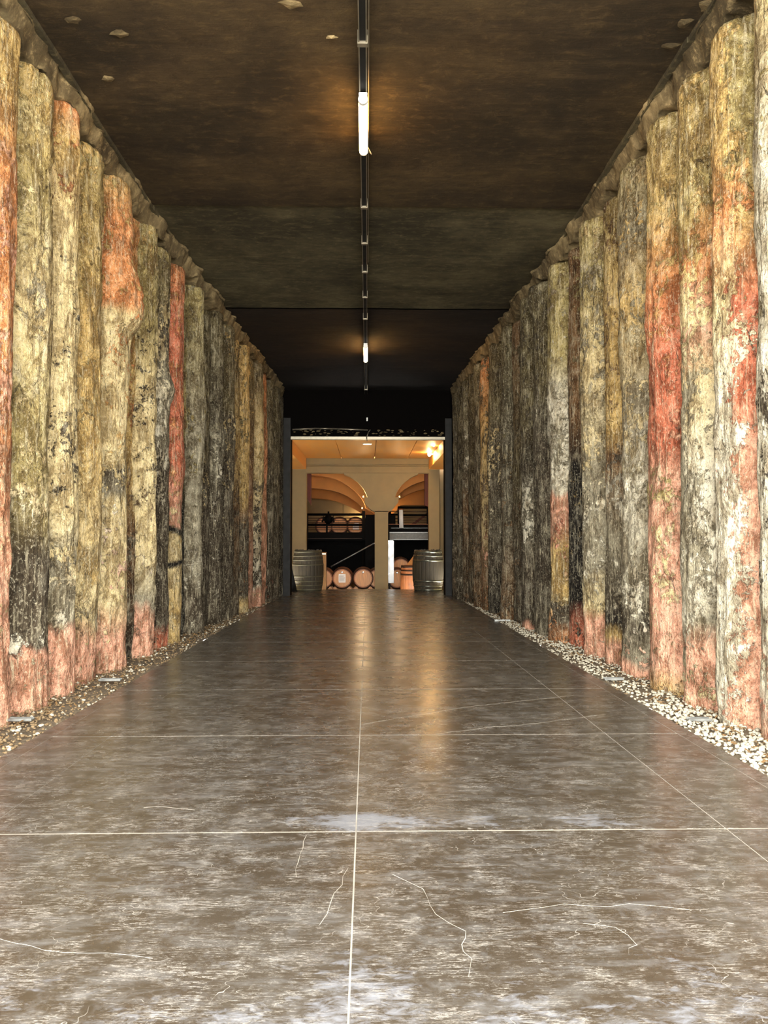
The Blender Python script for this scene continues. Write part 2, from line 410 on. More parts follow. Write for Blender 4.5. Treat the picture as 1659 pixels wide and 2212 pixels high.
# gravel borders
def W(y):
    t = min(1, max(0, (y - 7.0) / 9.5)); return 2.16 - .38 * t
stone_meshes = {}
for key in ('stone', 'stone_brown'):
    L = []
    for i in range(6):
        m = MB(); m.ball((0, 0, 0), 1, 1)
        for v in m.b.verts: v.co *= rnd.uniform(.72, 1.12)
        me = m.mesh('stone'); me.materials.append(M[key]); L.append(me)
    stone_meshes[key] = L
NSTONE = {-1: 130, 1: 280}
for s in (-1, 1):
    nm = 'gravel_border'
    m = MB(); ny = 90; rows = []
    for i in range(ny + 1):
        y = YM + (17.0 - YM) * i / ny; row = []
        for j in range(6):
            x = HW + .004 + (2.75 - HW) * j / 5
            z = zf(y) + (-.03 if j else -.012) + rnd.uniform(-.012, .012) + (.03 if j > 3 else 0)
            row.append(m.b.verts.new((s * x, y, z)))
        rows.append(row)
    for a, b in zip(rows[:-1], rows[1:]):
        for j in range(5): m.b.faces.new((a[j], a[j + 1], b[j + 1], b[j]))
    bmesh.ops.recalc_face_normals(m.b, faces=m.b.faces)
    gb = m.build(nm, M['grit'], None, True)
    tag(gb, ('pale pebble border along the foot of right pile wall' if s > 0 else 'dark gritty gravel border along the foot of left pile wall'), kind='structure')
    cnt = 0; tries = 0
    placed = []
    while cnt < NSTONE[s] and tries < 9000:
        tries += 1
        y = 3.55 + 1.7 * rnd.random() ** 1.3; x = rnd.uniform(HW + .02, 2.28); r = rnd.uniform(.010, .021) * (.75 if s < 0 else 1)
        if any((x - a) ** 2 + (y - b) ** 2 < (.78 * (r + c)) ** 2 for a, b, c in placed): continue
        placed.append((x, y, r)); cnt += 1
        o = link('stone', rnd.choice(stone_meshes['stone' if (s > 0 or rnd.random() < .15) else 'stone_brown']), None, gb)
        o.location = (s * x, y, zf(y) - .012 + r * .4); o.scale = (r, r * rnd.uniform(.7, 1.1), r * rnd.uniform(.5, .8)); o.rotation_euler = (rnd.uniform(-.4, .4), rnd.uniform(-.4, .4), rnd.uniform(0, 6.28))
    for key, nn in (('stone', 4200 if s > 0 else 700), ('stone_brown', 1400 if s > 0 else 5200)):
        tb = bmesh.new(); bmesh.ops.create_icosphere(tb, subdivisions=1, radius=1)
        tv = np.array([v.co[:] for v in tb.verts]); tf = np.array([[v.index for v in f.verts] for f in tb.faces]); tb.free()
        q = np.random.RandomState(int(nn + s)); yy = 2.4 + 14.2 * q.rand(nn) ** 1.6
        Wq = np.array([W(v) for v in yy]); xx = HW + .012 + q.rand(nn) * (Wq + .22 - HW)
        rr = q.uniform(.006, .017, nn) * (.7 if key == 'stone_brown' else 1)
        a = q.rand(nn) * 6.28; sc = np.stack([rr, rr * q.uniform(.6, 1, nn), rr * q.uniform(.45, .8, nn)], -1)
        P = tv[None] * sc[:, None, :] * q.uniform(.78, 1.12, (nn, len(tv), 1))
        ca, sa_ = np.cos(a)[:, None], np.sin(a)[:, None]
        PX = P[..., 0] * ca - P[..., 1] * sa_ + s * xx[:, None]; PY = P[..., 0] * sa_ + P[..., 1] * ca + yy[:, None]
        PZ = P[..., 2] + (SL * yy - .016 + rr * .3)[:, None]
        V = np.stack([PX, PY, PZ], -1).reshape(-1, 3); Fc = (tf[None] + (np.arange(nn) * len(tv))[:, None, None]).reshape(-1, 3)
        me = bpy.data.meshes.new('gravel'); me.from_pydata(V.tolist(), [], Fc.tolist())
        o = link('gravel', me, M[key], gb); o['kind'] = 'stuff'
    m = MB()
    for _ in range(420):
        y = 3.8 + 12 * rnd.random() ** 1.3; x = rnd.uniform(HW + .1, W(y) + .15); l = rnd.uniform(.015, .04)
        mm = Matrix.Translation((s * x, y, zf(y) + .004)) @ Euler((rnd.uniform(-.5, .5), rnd.uniform(-.5, .5), rnd.random() * 6)).to_matrix().to_4x4() @ Matrix.Diagonal((l, l * .35, .002, 1))
        bmesh.ops.create_cube(m.b, size=1, matrix=mm)
    o = m.build('dry_leaf_litter', M['leaf'], gb); o['kind'] = 'stuff'

# outside apron behind the camera
m = MB(); m.box((-12, -16, -.30), (12, -1.22, -.002)); o = m.build('ground', simple('pale_paving', (214, 208, 196), .9)); tag(o, 'pale paving outside the tunnel mouth', kind='structure')

# ------------------------------------------------------------------ setting: ceiling in cast bays
def ceil_bay(y0, y1, mat, dz=0.0):
    V = []; nu, nv = 50, max(8, int((y1 - y0) * 9))
    X, Y = np.meshgrid(np.linspace(-3.05, 3.05, nu), np.linspace(y0, y1, nv))
    Z = CEIL + dz + SL * Y + .006 * fbm(X * 1.2, Y * 3, X * 0 + 3) + .003 * fbm(X * 5, Y * 14, X * 0)
    V = np.stack([X, Y, Z], -1)
    return grid_mesh('ceiling_bay', V, nu, nv)
m = MB(); m.box((-3.3, YM, CEIL + .16), (3.3, 17.3, CEIL + .5))
ceiling = m.build('ceiling', M['ceil2']); tag(ceiling, 'dark board-marked concrete tunnel ceiling', kind='structure')
def cy(py): 
    d = ray(794, py); t = (CEIL - CAMZ) / (d.z - SL * d.y); return d.y * t
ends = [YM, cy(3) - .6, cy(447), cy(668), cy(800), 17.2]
cm = ['ceil0', 'ceil0', 'ceil1', 'ceil2', 'ceil3']  # the two farthest bays take darker materials
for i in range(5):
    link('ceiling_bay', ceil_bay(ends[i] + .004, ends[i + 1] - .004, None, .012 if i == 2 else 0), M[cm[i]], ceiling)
# spalled flakes and pits in the ceiling
for (px, py, wx, wy) in ((1450, 102, 46, 9), (1478, 52, 40, 12), (1528, 12, 44, 16), (232, 172, 30, 8), (155, 44, 60, 14), (258, 74, 48, 10), (630, 10, 70, 12), (716, 82, 34, 5), (475, 664, 22, 6)):
    d = ray(px, py); t = (CEIL - .008 - CAMZ) / (d.z - SL * d.y); c = cam.location + d * t
    k = t / F; m = MB(); n = 11; ring = []
    for i in range(n):
        a = 2 * math.pi * i / n; q = rnd.uniform(.6, 1.1)
        ring.append(m.b.verts.new((c.x + math.cos(a) * wx / 2 * k * q, c.y + math.sin(a) * wy * 1.6 * k * q, c.z + .006)))
    cc = m.b.verts.new((c.x, c.y, c.z - .006))
    for i in range(n): m.b.faces.new((ring[i], ring[(i + 1) % n], cc))
    m.build('plaster_flake', M['grout'], ceiling)
TRIM = {}
for s, nm in ((-1, 'trim_1'), (1, 'trim_2')):
    m = MB()
    for y0 in np.arange(YM, 17.1, .9):
        y1 = min(y0 + .9, 17.2); yy = (y0 + y1) / 2
        dx = rnd.uniform(-.008, .008)
        v = [(s * (2.13 + dx), y0), (s * (2.17 + dx), y0), (s * (2.17 + dx), y1), (s * (2.13 + dx), y1)]
        top = [m.b.verts.new((x, y, CEIL + zf(y) + .05)) for x, y in v]; bot = [m.b.verts.new((x, y, CEIL + zf(y) - .035)) for x, y in v]
        m.b.faces.new(top); m.b.faces.new(bot[::-1])
        for i in range(4): m.b.faces.new((top[i], bot[i], bot[(i + 1) % 4], top[(i + 1) % 4]))
    bmesh.ops.recalc_face_normals(m.b, faces=m.b.faces)
    o = m.build(nm, M['ceil1']); TRIM[s] = o; tag(o, 'thin concrete lip at the %s edge of ceiling' % ('left' if s < 0 else 'right'), kind='structure')

# walls of earth behind the piles, with lumpy grout packed over the pile heads
for s, nm in ((-1, 'wall_left'), (1, 'wall_right')):
    m = MB()
    m.box((min(s * 3.02, s * 3.3), YM, -.4), (max(s * 3.02, s * 3.3), 17.3, CEIL + .45))
    o = m.build(nm, M['earth']); tag(o, 'dark earth face behind the %s row of piles' % ('left' if s < 0 else 'right'), kind='structure')
    nu, nv = 26, 700
    Yv = np.linspace(YM, 17.2, nv); T = np.linspace(0, 1, nu)
    TT, YY = np.meshgrid(T, Yv)
    # cross-section runs from the ceiling lip down and back over the pile heads
    Wy = 2.16 - .38 * np.clip((YY - 7.0) / 9.5, 0, 1)
    X = np.where(TT < .4, Wy - .0 + TT * .15, Wy + .06 + (TT - .4) * .75)
    Z = np.where(TT < .4, CEIL - .01 - TT * .38, CEIL - .16 - (TT - .4) * .12)
    n1 = fbm(X * 3, YY * 4.5, Z * 3, 5); n2 = fbm(X * 9 + 5, YY * 9, Z * 9, 3)
    X = X - n1 * .05 - n2 * .012; Z = Z + n1 * .05 * (TT > .1) + n2 * .02 * (TT > .1) + SL * YY
    V = np.stack([s * X, YY, Z], -1)
    link('grout_packing', grid_mesh('grout_packing', V, nu, nv), M['grout'], TRIM[s])

# ------------------------------------------------------------------ piles
# (inner edge px, recess, px bands [(y, base, alt, cover)], label look)
LEFT = [
 (-150, 0, [(0, 'tn', 'cr', .3), (1600, 'sa', 'cr', .3)], None),
 (-62, 0, [(0, 'tn', 'ol', .4), (900, 'cr', 'gy', .4), (1600, 'sa', 'dk', .3)], None),
 (22, .02, [(0, 'tn', 'cr', .35), (150, 'tn', 'cr', .3), (330, 'og', 'sa', .35), (900, 'og', 'sa', .5), (1250, 'sa', 'cr', .35), (1560, 'sa', 'dk', .3)], 'bright orange'),
 (105, 0, [(100, 'tn', 'ol', .45), (400, 'ol', 'cr', .5), (650, 'cr', 'gy', .35), (900, 'ol', 'cr', .35), (1050, 'ol', 'cr', .45), (1200, 'dk', 'wh', .35), (1350, 'dk', 'wh', .25), (1405, 'dk', 'wh', .4), (1425, 'sa', 'wh', .2), (1530, 'sa', 'cr', .3)], 'cream and charcoal mottled, pink-footed'),
 (164, 0, [(220, 'og', 'cr', .4), (300, 'tn', 'og', .35), (500, 'cr', 'dk', .2), (800, 'cr', 'dk', .36), (1100, 'cr', 'dk', .40), (1200, 'gy', 'cr', .5), (1340, 'gy', 'wh', .4), (1360, 'sa', 'cr', .25), (1500, 'sa', 'cr', .3)], 'cream dark-speckled'),
 (212, .03, [(310, 'ol', 'tn', .5), (700, 'tn', 'ol', .35), (1000, 'tn', 'cr', .4), (1250, 'cr', 'tn', .4), (1340, 'cr', 'gy', .45), (1400, 'sa', 'cr', .35), (1480, 'sa', 'br', .4)], 'smooth yellow-tan'),
 (271, 0, [(360, 'tn', 'ol', .4), (470, 'og', 'tn', .4), (650, 'og', 'tn', .3), (675, 'cr', 'og', .3), (1000, 'cr', 'tn', .4), (1020, 'dk', 'cr', .55), (1065, 'gy', 'cr', .5), (1085, 'cr', 'wh', .4), (1300, 'cr', 'sa', .3), (1370, 'sa', 'cr', .3), (1450, 'sa', 'og', .3)], 'orange-topped lumpy'),
 (298, .14, [(420, 'og', 'tn', .4), (800, 'tn', 'og', .4), (1000, 'tn', 'br', .4), (1150, 'br', 'dk', .4), (1420, 'bk', 'dk', .3)], 'narrow recessed ochre'),
 (334, 0, [(480, 'ol', 'tn', .4), (700, 'ol', 'dk', .3), (850, 'cr', 'dk', .35), (1000, 'cr', 'dk', .35), (1180, 'cr', 'br', .35), (1300, 'gy', 'wh', .35), (1340, 'sa', 'gy', .25), (1416, 'sa', 'rd', .3)], 'black-flecked cream'),
 (362, .05, [(520, 'ol', 'dk', .4), (700, 'dk', 'cr', .5), (900, 'gy', 'wh', .5), (1000, 'dk', 'wh', .5), (1140, 'dk', 'gy', .4), (1350, 'dk', 'gy', .25), (1385, 'rd', 'dk', .3), (1405, 'rd', 'dk', .3)], 'slim dark grey flaking'),
 (393, .03, [(560, 'og', 'ol', .35), (680, 'rd', 'og', .4), (1000, 'rd', 'og', .4), (1120, 'sa', 'cr', .4), (1138, 'sa', 'cr', .3), (1142, 'bk', 'bk', .3), (1152, 'bk', 'bk', .3), (1157, 'cr', 'tn', .4), (1209, 'cr', 'tn', .3), (1212, 'bk', 'bk', .3), (1221, 'bk', 'bk', .3), (1226, 'cr', 'bk', .25), (1300, 'tn', 'cr', .3), (1390, 'tn', 'br', .4)], 'brick-red'),
 (406, .16, [(600, 'ol', 'dk', .3), (900, 'ol', 'br', .4), (1100, 'bk', 'dk', .3), (1390, 'bk', 'bk', .3)], 'thin recessed olive'),
 (437, 0, [(640, 'ol', 'gy', .4), (900, 'gy', 'ol', .4), (1150, 'gy', 'dk', .2), (1230, 'gy', 'wh', .45), (1290, 'dk', 'wh', .25), (1370, 'dk', 'gy', .3)], 'broad olive-grey'),
 (451, .14, [(700, 'om', 'dk', .3), (960, 'om', 'dk', .4), (1030, 'dk', 'cr', .4), (1100, 'dk', 'cr', .25), (1200, 'dk', 'bk', .3), (1358, 'dk', 'dg', .3)], 'black-patched recessed'),
 (479, .02, [(700, 'om', 'dk', .25), (900, 'dg', 'om', .4), (1020, 'dg', 'wh', .35), (1120, 'dk', 'wh', .25), (1350, 'dk', 'dg', .3)], 'grey bulging'),
 (503, .02, [(740, 'om', 'tn', .3), (880, 'om', 'dg', .3), (900, 'dk', 'cr', .5), (960, 'dg', 'cr', .4), (1000, 'dk', 'cr', .25), (1340, 'dk', 'dg', .25)], 'olive over charcoal'),
 (517, .06, [(760, 'om', 'tn', .5), (1000, 'tn', 'br', .4), (1100, 'br', 'dk', .5), (1340, 'dk', 'dg', .3)], 'thin brown-patched'),
 (538, .0, [(780, 'tn', 'om', .4), (1080, 'tn', 'om', .3), (1115, 'br', 'tn', .3), (1135, 'dk', 'br', .3), (1290, 'dk', 'br', .3), (1302, 'tn', 'br', .3), (1325, 'cr', 'tn', .3)], 'tan with a sooty lower half'),
 (546, .08, [(850, 'om', 'tn', .4), (1000, 'br', 'tn', .4), (1320, 'sa', 'og', .3)], 'thin orange recessed'),
 (567, .0, [(820, 'om', 'dg', .4), (950, 'cr', 'tn', .4), (1060, 'cr', 'dk', .5), (1265, 'wh', 'dk', .55), (1280, 'sa', 'cr', .3), (1308, 'sa', 'cr', .3)], 'pale black-flaked'),
 (576, .05, [(850, 'og', 'br', .4), (1300, 'sa', 'og', .3)], 'narrow salmon'),
 (591, .0, [(880, 'om', 'dg', .4), (1100, 'dg', 'dk', .4), (1200, 'dk', 'bk', .3), (1298, 'dk', 'rd', .2)], 'dim grey-green'),
 (604, .0, [(900, 'om', 'dk', .4), (1100, 'dg', 'dk', .4), (1300, 'dk', 'dg', .3)], 'shadowy grey'),
 (613, .03, [(900, 'dk', 'om', .4), (1300, 'bk', 'dk', .3)], 'nearly black'),
]
RIGHT = [
 (1850, 0, [(0, 'cr', 'ol', .3), (1600, 'sa', 'cr', .3)], None),
 (1745, 0, [(0, 'cr', 'gy', .4), (900, 'wh', 'gy', .4), (1700, 'sa', 'wh', .3)], None),
 (1642, .03, [(0, 'cr', 'ol', .3), (300, 'wh', 'ol', .35), (800, 'wh', 'dk', .35), (1300, 'wh', 'dk', .4), (1500, 'wh', 'sa', .4), (1620, 'sa', 'rd', .3)], 'whitish deeply cracked'),
 (1550, 0, [(60, 'ol', 'tn', .45), (300, 'ol', 'tn', .4), (450, 'tn', 'og', .45), (650, 'rd', 'cr', .45), (850, 'rd', 'wh', .48), (1000, 'sa', 'wh', .5), (1200, 'sa', 'wh', .5), (1400, 'sa', 'wh', .45), (1562, 'sa', 'wh', .3)], 'red and cream streaked'),
 (1475, 0, [(120, 'ol', 'tn', .45), (400, 'tn', 'ol', .45), (560, 'og', 'tn', .45), (700, 'sa', 'cr', .5), (830, 'cr', 'gy', .35), (1050, 'wh', 'gy', .4), (1250, 'wh', 'gy', .5), (1350, 'gy', 'wh', .4), (1420, 'sa', 'gy', .3), (1530, 'sa', 'cr', .25)], 'pink-collared cream and grey'),
 (1406, 0, [(220, 'ol', 'tn', .45), (450, 'tn', 'ol', .35), (600, 'og', 'tn', .35), (750, 'rd', 'og', .35), (960, 'rd', 'sa', .4), (1020, 'sa', 'ol', .4), (1060, 'sa', 'ol', .45), (1090, 'sa', 'cr', .35), (1300, 'sa', 'cr', .4), (1440, 'sa', 'br', .3), (1503, 'tn', 'br', .45)], 'vivid red-orange'),
 (1342, 0, [(290, 'ol', 'gy', .4), (500, 'gy', 'tn', .4), (650, 'tn', 'gy', .45), (850, 'gy', 'cr', .5), (1050, 'wh', 'gy', .5), (1250, 'gy', 'wh', .5), (1350, 'dk', 'wh', .35), (1420, 'gy', 'sa', .35), (1440, 'sa', 'gy', .25), (1475, 'sa', 'wh', .25)], 'white-blotched grey'),
 (1309, .05, [(370, 'ol', 'br', .4), (700, 'tn', 'br', .4), (940, 'tn', 'br', .3), (980, 'br', 'dk', .5), (1150, 'gy', 'wh', .3), (1300, 'dk', 'gy', .35), (1345, 'bk', 'wh', .35), (1375, 'tn', 'og', .3), (1400, 'sa', 'og', .3), (1450, 'sa', 'cr', .25)], 'slim tan with a black-scorched band'),
 (1258, .0, [(430, 'ol', 'tn', .4), (600, 'ol', 'gy', .4), (800, 'cr', 'gy', .45), (1000, 'gy', 'cr', .5), (1100, 'gy', 'wh', .4), (1230, 'gy', 'wh', .4), (1310, 'cr', 'gy', .3), (1335, 'sa', 'cr', .3), (1435, 'sa', 'wh', .3)], 'olive-topped pink-footed'),
 (1246, .26, [(480, 'bk', 'bk', .3), (740, 'bk', 'bk', .3), (780, 'tn', 'br', .3), (1050, 'tn', 'br', .4), (1130, 'bk', 'dk', .3), (1400, 'bk', 'dk', .3)], 'thin deep-set tan and black'),
 (1230, .10, [(500, 'br', 'ol', .4), (900, 'br', 'dk', .3), (1000, 'bk', 'tn', .25), (1300, 'bk', 'gy', .25), (1375, 'rd', 'bk', .3), (1400, 'rd', 'bk', .3)], 'dark brown recessed'),
 (1187, 0, [(540, 'ol', 'br', .35), (780, 'ol', 'wh', .3), (860, 'wh', 'gy', .45), (980, 'wh', 'gy', .5), (1060, 'wh', 'gy', .3), (1072, 'sa', 'wh', .2), (1140, 'sa', 'rd', .3), (1190, 'tn', 'sa', .3), (1280, 'tn', 'cr', .4), (1300, 'dk', 'cr', .35), (1340, 'dk', 'og', .5), (1385, 'og', 'dk', .35)], 'white-flaked pile with a salmon middle,'),
 (1154, 0, [(620, 'om', 'dg', .4), (830, 'om', 'dk', .35), (880, 'dg', 'wh', .35), (960, 'dk', 'dg', .4), (1250, 'dk', 'dg', .45), (1372, 'dg', 'dk', .4)], 'flared-head grey'),
 (1127, 0, [(650, 'om', 'dk', .3), (900, 'om', 'dk', .4), (1000, 'dk', 'dg', .4), (1080, 'dg', 'wh', .5), (1150, 'dg', 'wh', .45), (1220, 'dk', 'wh', .25), (1345, 'dk', 'dg', .4), (1358, 'sa', 'dk', .3)], 'dark pile with white lichen-like flakes,'),
 (1109, .08, [(700, 'br', 'om', .4), (1000, 'om', 'dk', .4), (1200, 'dk', 'br', .4), (1340, 'dk', 'br', .3)], 'narrow brown'),
 (1084, 0, [(740, 'om', 'dk', .25), (950, 'dg', 'om', .4), (1150, 'dg', 'br', .4), (1340, 'br', 'dk', .4)], 'smooth grey-brown'),
 (1055, 0, [(780, 'om', 'dk', .3), (880, 'om', 'dg', .4), (930, 'dg', 'cr', .4), (1000, 'dk', 'cr', .45), (1150, 'dg', 'wh', .4), (1200, 'dk', 'wh', .3), (1325, 'bk', 'dk', .4)], 'cream and black patched'),
 (1039, .02, [(790, 'og', 'om', .45), (950, 'tn', 'dk', .4), (1150, 'cr', 'br', .45), (1200, 'br', 'sa', .4), (1318, 'br', 'og', .4)], 'slim ochre-brown'),
 (1024, .0, [(800, 'om', 'dk', .4), (1000, 'dg', 'dk', .4), (1310, 'br', 'dk', .4)], 'plain grey'),
 (1013, .06, [(820, 'om', 'dk', .4), (1100, 'dk', 'om', .4), (1310, 'dk', 'br', .4)], 'thin dark'),
 (999, .0, [(830, 'om', 'dk', .4), (1000, 'dg', 'wh', .4), (1100, 'br', 'dk', .4), (1300, 'dk', 'br', .4)], 'dusky olive'),
 (987, .0, [(850, 'om', 'dk', .4), (1100, 'dg', 'bk', .45), (1300, 'dk', 'wh', .3)], 'grey black-streaked'),
 (977, .0, [(880, 'om', 'dk', .4), (1100, 'dg', 'wh', .4), (1300, 'dk', 'br', .4)], 'dim mottled'),
]
ORD = ['first', 'second', 'third', 'fourth', 'fifth', 'sixth', 'seventh', 'eighth', 'ninth', 'tenth', 'eleventh', 'twelfth', 'thirteenth', 'fourteenth', 'fifteenth', 'sixteenth', 'seventeenth', 'eighteenth', 'nineteenth', 'twentieth', 'twenty-first', 'twenty-second']
CL = {k: np.array(lin(v)) for k, v in C_.items()}
LUMPS = {(-1, 271): [(640, 1.0, .10, .22), (690, .8, .06, .12), (500, 1.0, .04, .4)], (1, 1154): [(640, .2, .07, .2)], (-1, 479): [(960, .9, .05, .3)], (-1, 437): [(900, .5, .03, .5)],
         (-1, 22): [(1200, .9, .018, .12)], (1, 1406): [(700, .5, .02, .3)], (-1, 393): [(1000, .9, .03, .3)], (-1, 362): [(840, .8, .05, .15)]}
def tangent(px): d = ray(px, 1100); return abs(d.x / d.y)
for s, TAB, side in ((-1, LEFT, 'left'), (1, RIGHT, 'right')):
    ys = []
    for (b, rec, bands, look) in TAB:
        t = tangent(b); y = 5.0
        for _ in range(20): y = (W(y) + rec) / t
        ys.append(y)
    seen = 0
    for i, (b, rec, bands, look) in enumerate(TAB):
        t = tangent(b)
        gap = (ys[i] - ys[i - 1]) if i else .6
        r = min(.35, max(.17, gap * .505))
        if rec > .1: r = max(r, .22)
        y = ys[i]
        for _ in range(20): y = (W(y) + rec + r - r * math.sqrt(1 + t * t)) / t
        xc = W(y) + rec + r
        near = y < 8.2
        nu, nv = (88, 300) if near else ((60, 190) if y < 12.5 else (40, 120))
        z0, z1 = -.10, CEIL - .17 + rnd.uniform(-.05, .04)
        th = np.linspace(0, 2 * math.pi, nu, endpoint=False); zz = np.linspace(z0, z1, nv)
        TH, ZZ = np.meshgrid(th, zz)
        sd = (i + 1) * 13.7 + (100 if s > 0 else 0)
        cx, sy = np.cos(TH), np.sin(TH)
        R = r * (1 + .035 * fbm(ZZ * .9, ZZ * 0 + sd, ZZ * 0, 3))
        R = R + .014 * fbm(cx * 1.6 + sd, sy * 1.6, ZZ * 1.1, 4) + .010 * fbm(cx * 5 + sd, sy * 5, ZZ * 4.2, 4)
        R = R + .006 * fbm(cx * 11 + sd, sy * 11, ZZ * .8, 3)                 # drill grooves run up the pile
        rid = np.abs(fbm(cx * 4 + sd, sy * 4, ZZ * .6, 3)); R = R - .016 * np.clip(.10 - rid, 0, .10) / .10
        if near: R = R + .0035 * fbm(cx * 22 + sd, sy * 22, ZZ * 18, 2)
        for (ly, dirn, amp, ext) in LUMPS.get((s, b), []):
            zc = at(b, ly, y).z - zf(y)
            inward = -s * cx * .5 - sy * -1 * .3
            wgt = np.exp(-((ZZ - zc) / ext) ** 2) * np.clip(-s * cx * .9 + sy * dirn * .5, 0, 1)
            R = R + amp * wgt * (1 + .3 * fbm(cx * 6, sy * 6, ZZ * 8, 3))
        edge = np.clip((z1 - ZZ) / .03, 0, 1); R = R * (.96 + .04 * np.sqrt(edge))
        ox = .010 * fbm(ZZ * .7, ZZ * 0 + sd + 3, ZZ * 0, 2); oy = .010 * fbm(ZZ * .7, ZZ * 0 + sd + 7, ZZ * 0, 2)
        V = np.stack([s * 0 + R * cx + ox, R * sy + oy, ZZ], -1)
        me = grid_mesh('concrete_pile', V, nu, nv, True)
        # colour bands, their limits wander with noise
        hy = np.array([at(b + s * 25, q[0], y - r * .6).z - zf(y) for q in bands]); order = np.argsort(hy)
        jz = ZZ + (.02 if b == 393 else .06) * fbm(cx * 2 + sd, sy * 2, ZZ * 2.5, 4)
        def interp(arr): return np.interp(jz.ravel(), hy[order], arr[order])
        base = np.stack([interp(np.array([CL[q[1]][c] for q in bands])) for c in range(3)], -1)
        alt = np.stack([interp(np.array([CL[q[2]][c] for q in bands])) for c in range(3)], -1)
        cov = interp(np.array([q[3] for q in bands]))
        if (s, b) in ((1, 1550), (1, 1475)): cov = np.clip(cov + (.42 if b == 1550 else .2) * (-s * cx + .9 * sy).ravel(), 0, 1)
        for nm_, dat, al in (('base', base, cov), ('alt', alt, cov)):
            at_ = me.color_attributes.new(nm_, 'FLOAT_COLOR', 'POINT')
            at_.data.foreach_set('color', np.concatenate([dat, al[:, None]], 1).astype(np.float32).ravel())
        o = link('concrete_pile', me, M['pile'])
        o.location = (s * xc, y, zf(y))
        if look is None:
            tag(o, 'rough bored pile nearest the tunnel mouth, %s of camera%s' % (side, ', second row place' if i else ''), 'column', 'rough concrete piles lining the %s wall' % side)
        else:
            pl = look if look.endswith(',') else look + ' concrete pile,'
            tag(o, '%s %s counting from the near end, %s wall' % (pl, ORD[seen], side), 'column', 'rough concrete piles lining the %s wall' % side)
            seen += 1

# steel offcuts lying in the gravel
for (px, py, l, lab) in ((1510, 1556, .14, 'short grey steel channel in white pebbles, right border nearest camera'), (1325, 1468, .15, 'dull steel strip in right border beside slim scorched pile'),
                         (1085, 1341, .22, 'thin bright steel strip far along right gravel border'), (238, 1470, .17, 'flat steel strip on left gravel border beside tan pile'), (44, 1556, .15, 'flat steel strip in left border nearest camera')):
    c = floor_at(px, py); s = 1 if c.x > 0 else -1
    t = empty('steel_channel', (c.x, c.y, c.z + .0), 0, lab, 'metal strip', 'steel strips lying in the gravel')
    m = MB(); m.box((-l / 2, -.022, .002), (l / 2, .022, .006)); m.build('web', M['steel'], t)
    for q in (-1, 1):
        m = MB(); m.box((-l / 2, q * .022 - .002, .0), (l / 2, q * .022 + .002, .016)); m.build('flange', M['steel'], t)

# ------------------------------------------------------------------ ceiling track with tube lamps
TX = -.035
def ctrack(py):
    return cy(py)
tr = empty('cable_trunking', (TX, 0, CEIL), 0, 'long grey steel trunking running down the middle of ceiling', 'cable tray')
def sloped_bar(x0, x1, z0, z1, ya, yb):
    m = MB(); v = []
    for y in (ya, yb):
        for (x, z) in ((x0, z0), (x1, z0), (x1, z1), (x0, z1)): v.append(m.b.verts.new((x, y, z + SL * y)))
    for f in ((0, 1, 2, 3), (7, 6, 5, 4), (0, 4, 5, 1), (1, 5, 6, 2), (2, 6, 7, 3), (3, 7, 4, 0)): m.b.faces.new([v[k] for k in f])
    bmesh.ops.recalc_face_normals(m.b, faces=m.b.faces); return m
joints = [YM] + [cy(p) for p in (68, 430, 510, 573, 629, 677, 833)] + [17.0]
for a, b in zip(joints[:-1], joints[1:]):
    sloped_bar(-.020, .020, -.075, .002, a + .006, b - .006).build('channel_section', M['steel_dark'], tr)
    for q in (-1, 1): sloped_bar(q * .024 - .004, q * .024 + .004, -.088, -.002, a + .006, b - .006).build('side_rail', M['alu'], tr)
for y in joints[1:-1]:
    sloped_bar(-.034, .034, -.094, .0, y - .02, y + .02).build('coupling', M['alu'], tr)
sloped_bar(.036, .044, -.04, -.02, YM, cy(560)).build('conduit', M['alu'], tr)
def tube_lamp(ya, yb, lab):
    t = empty('tube_lamp', (TX, ya, CEIL + zf(ya) - .09), 0, lab, 'ceiling lamp', 'warm tube lamps on the ceiling trunking')
    L_ = yb - ya
    m = MB(); m.box((-.032, 0, -.025), (.032, L_, .0), bevel=.006); m.build('housing', M['white'], t)
    m = MB(); m.tube((0, .03, -.052), (0, L_ - .03, -.052 + SL * L_), .034, 16); m.build('diffuser', M['tube'], t, True)
    for y in (0.015, L_ - .015):
        m = MB(); m.tube((0, y - .015, -.052), (0, y + .015, -.052), .036, 16); m.build('end_cap', M['white'], t)
    return t
y1a, y1b = at(786, 334, 1).y, 0
def yl(py):
    d = ray(788, py); t = (CEIL - .16 - CAMZ) / (d.z - SL * d.y); return d.y * t
l1 = tube_lamp(yl(219), yl(335), 'bright warm tube lamp nearest camera on ceiling trunking')
m = MB(); pts = []
for i in range(9):
    a = math.pi * i / 8; pts.append((.035 + .03 * math.sin(a), (yl(335) - yl(219)) - .02 + .05 * i / 8, -.02 - .05 * math.sin(a)))
m.path(pts, .004, 6); m.build('cable', M['alu'], l1)
tube_lamp(yl(750), yl(782), 'bright warm tube lamp farther down the tunnel ceiling')

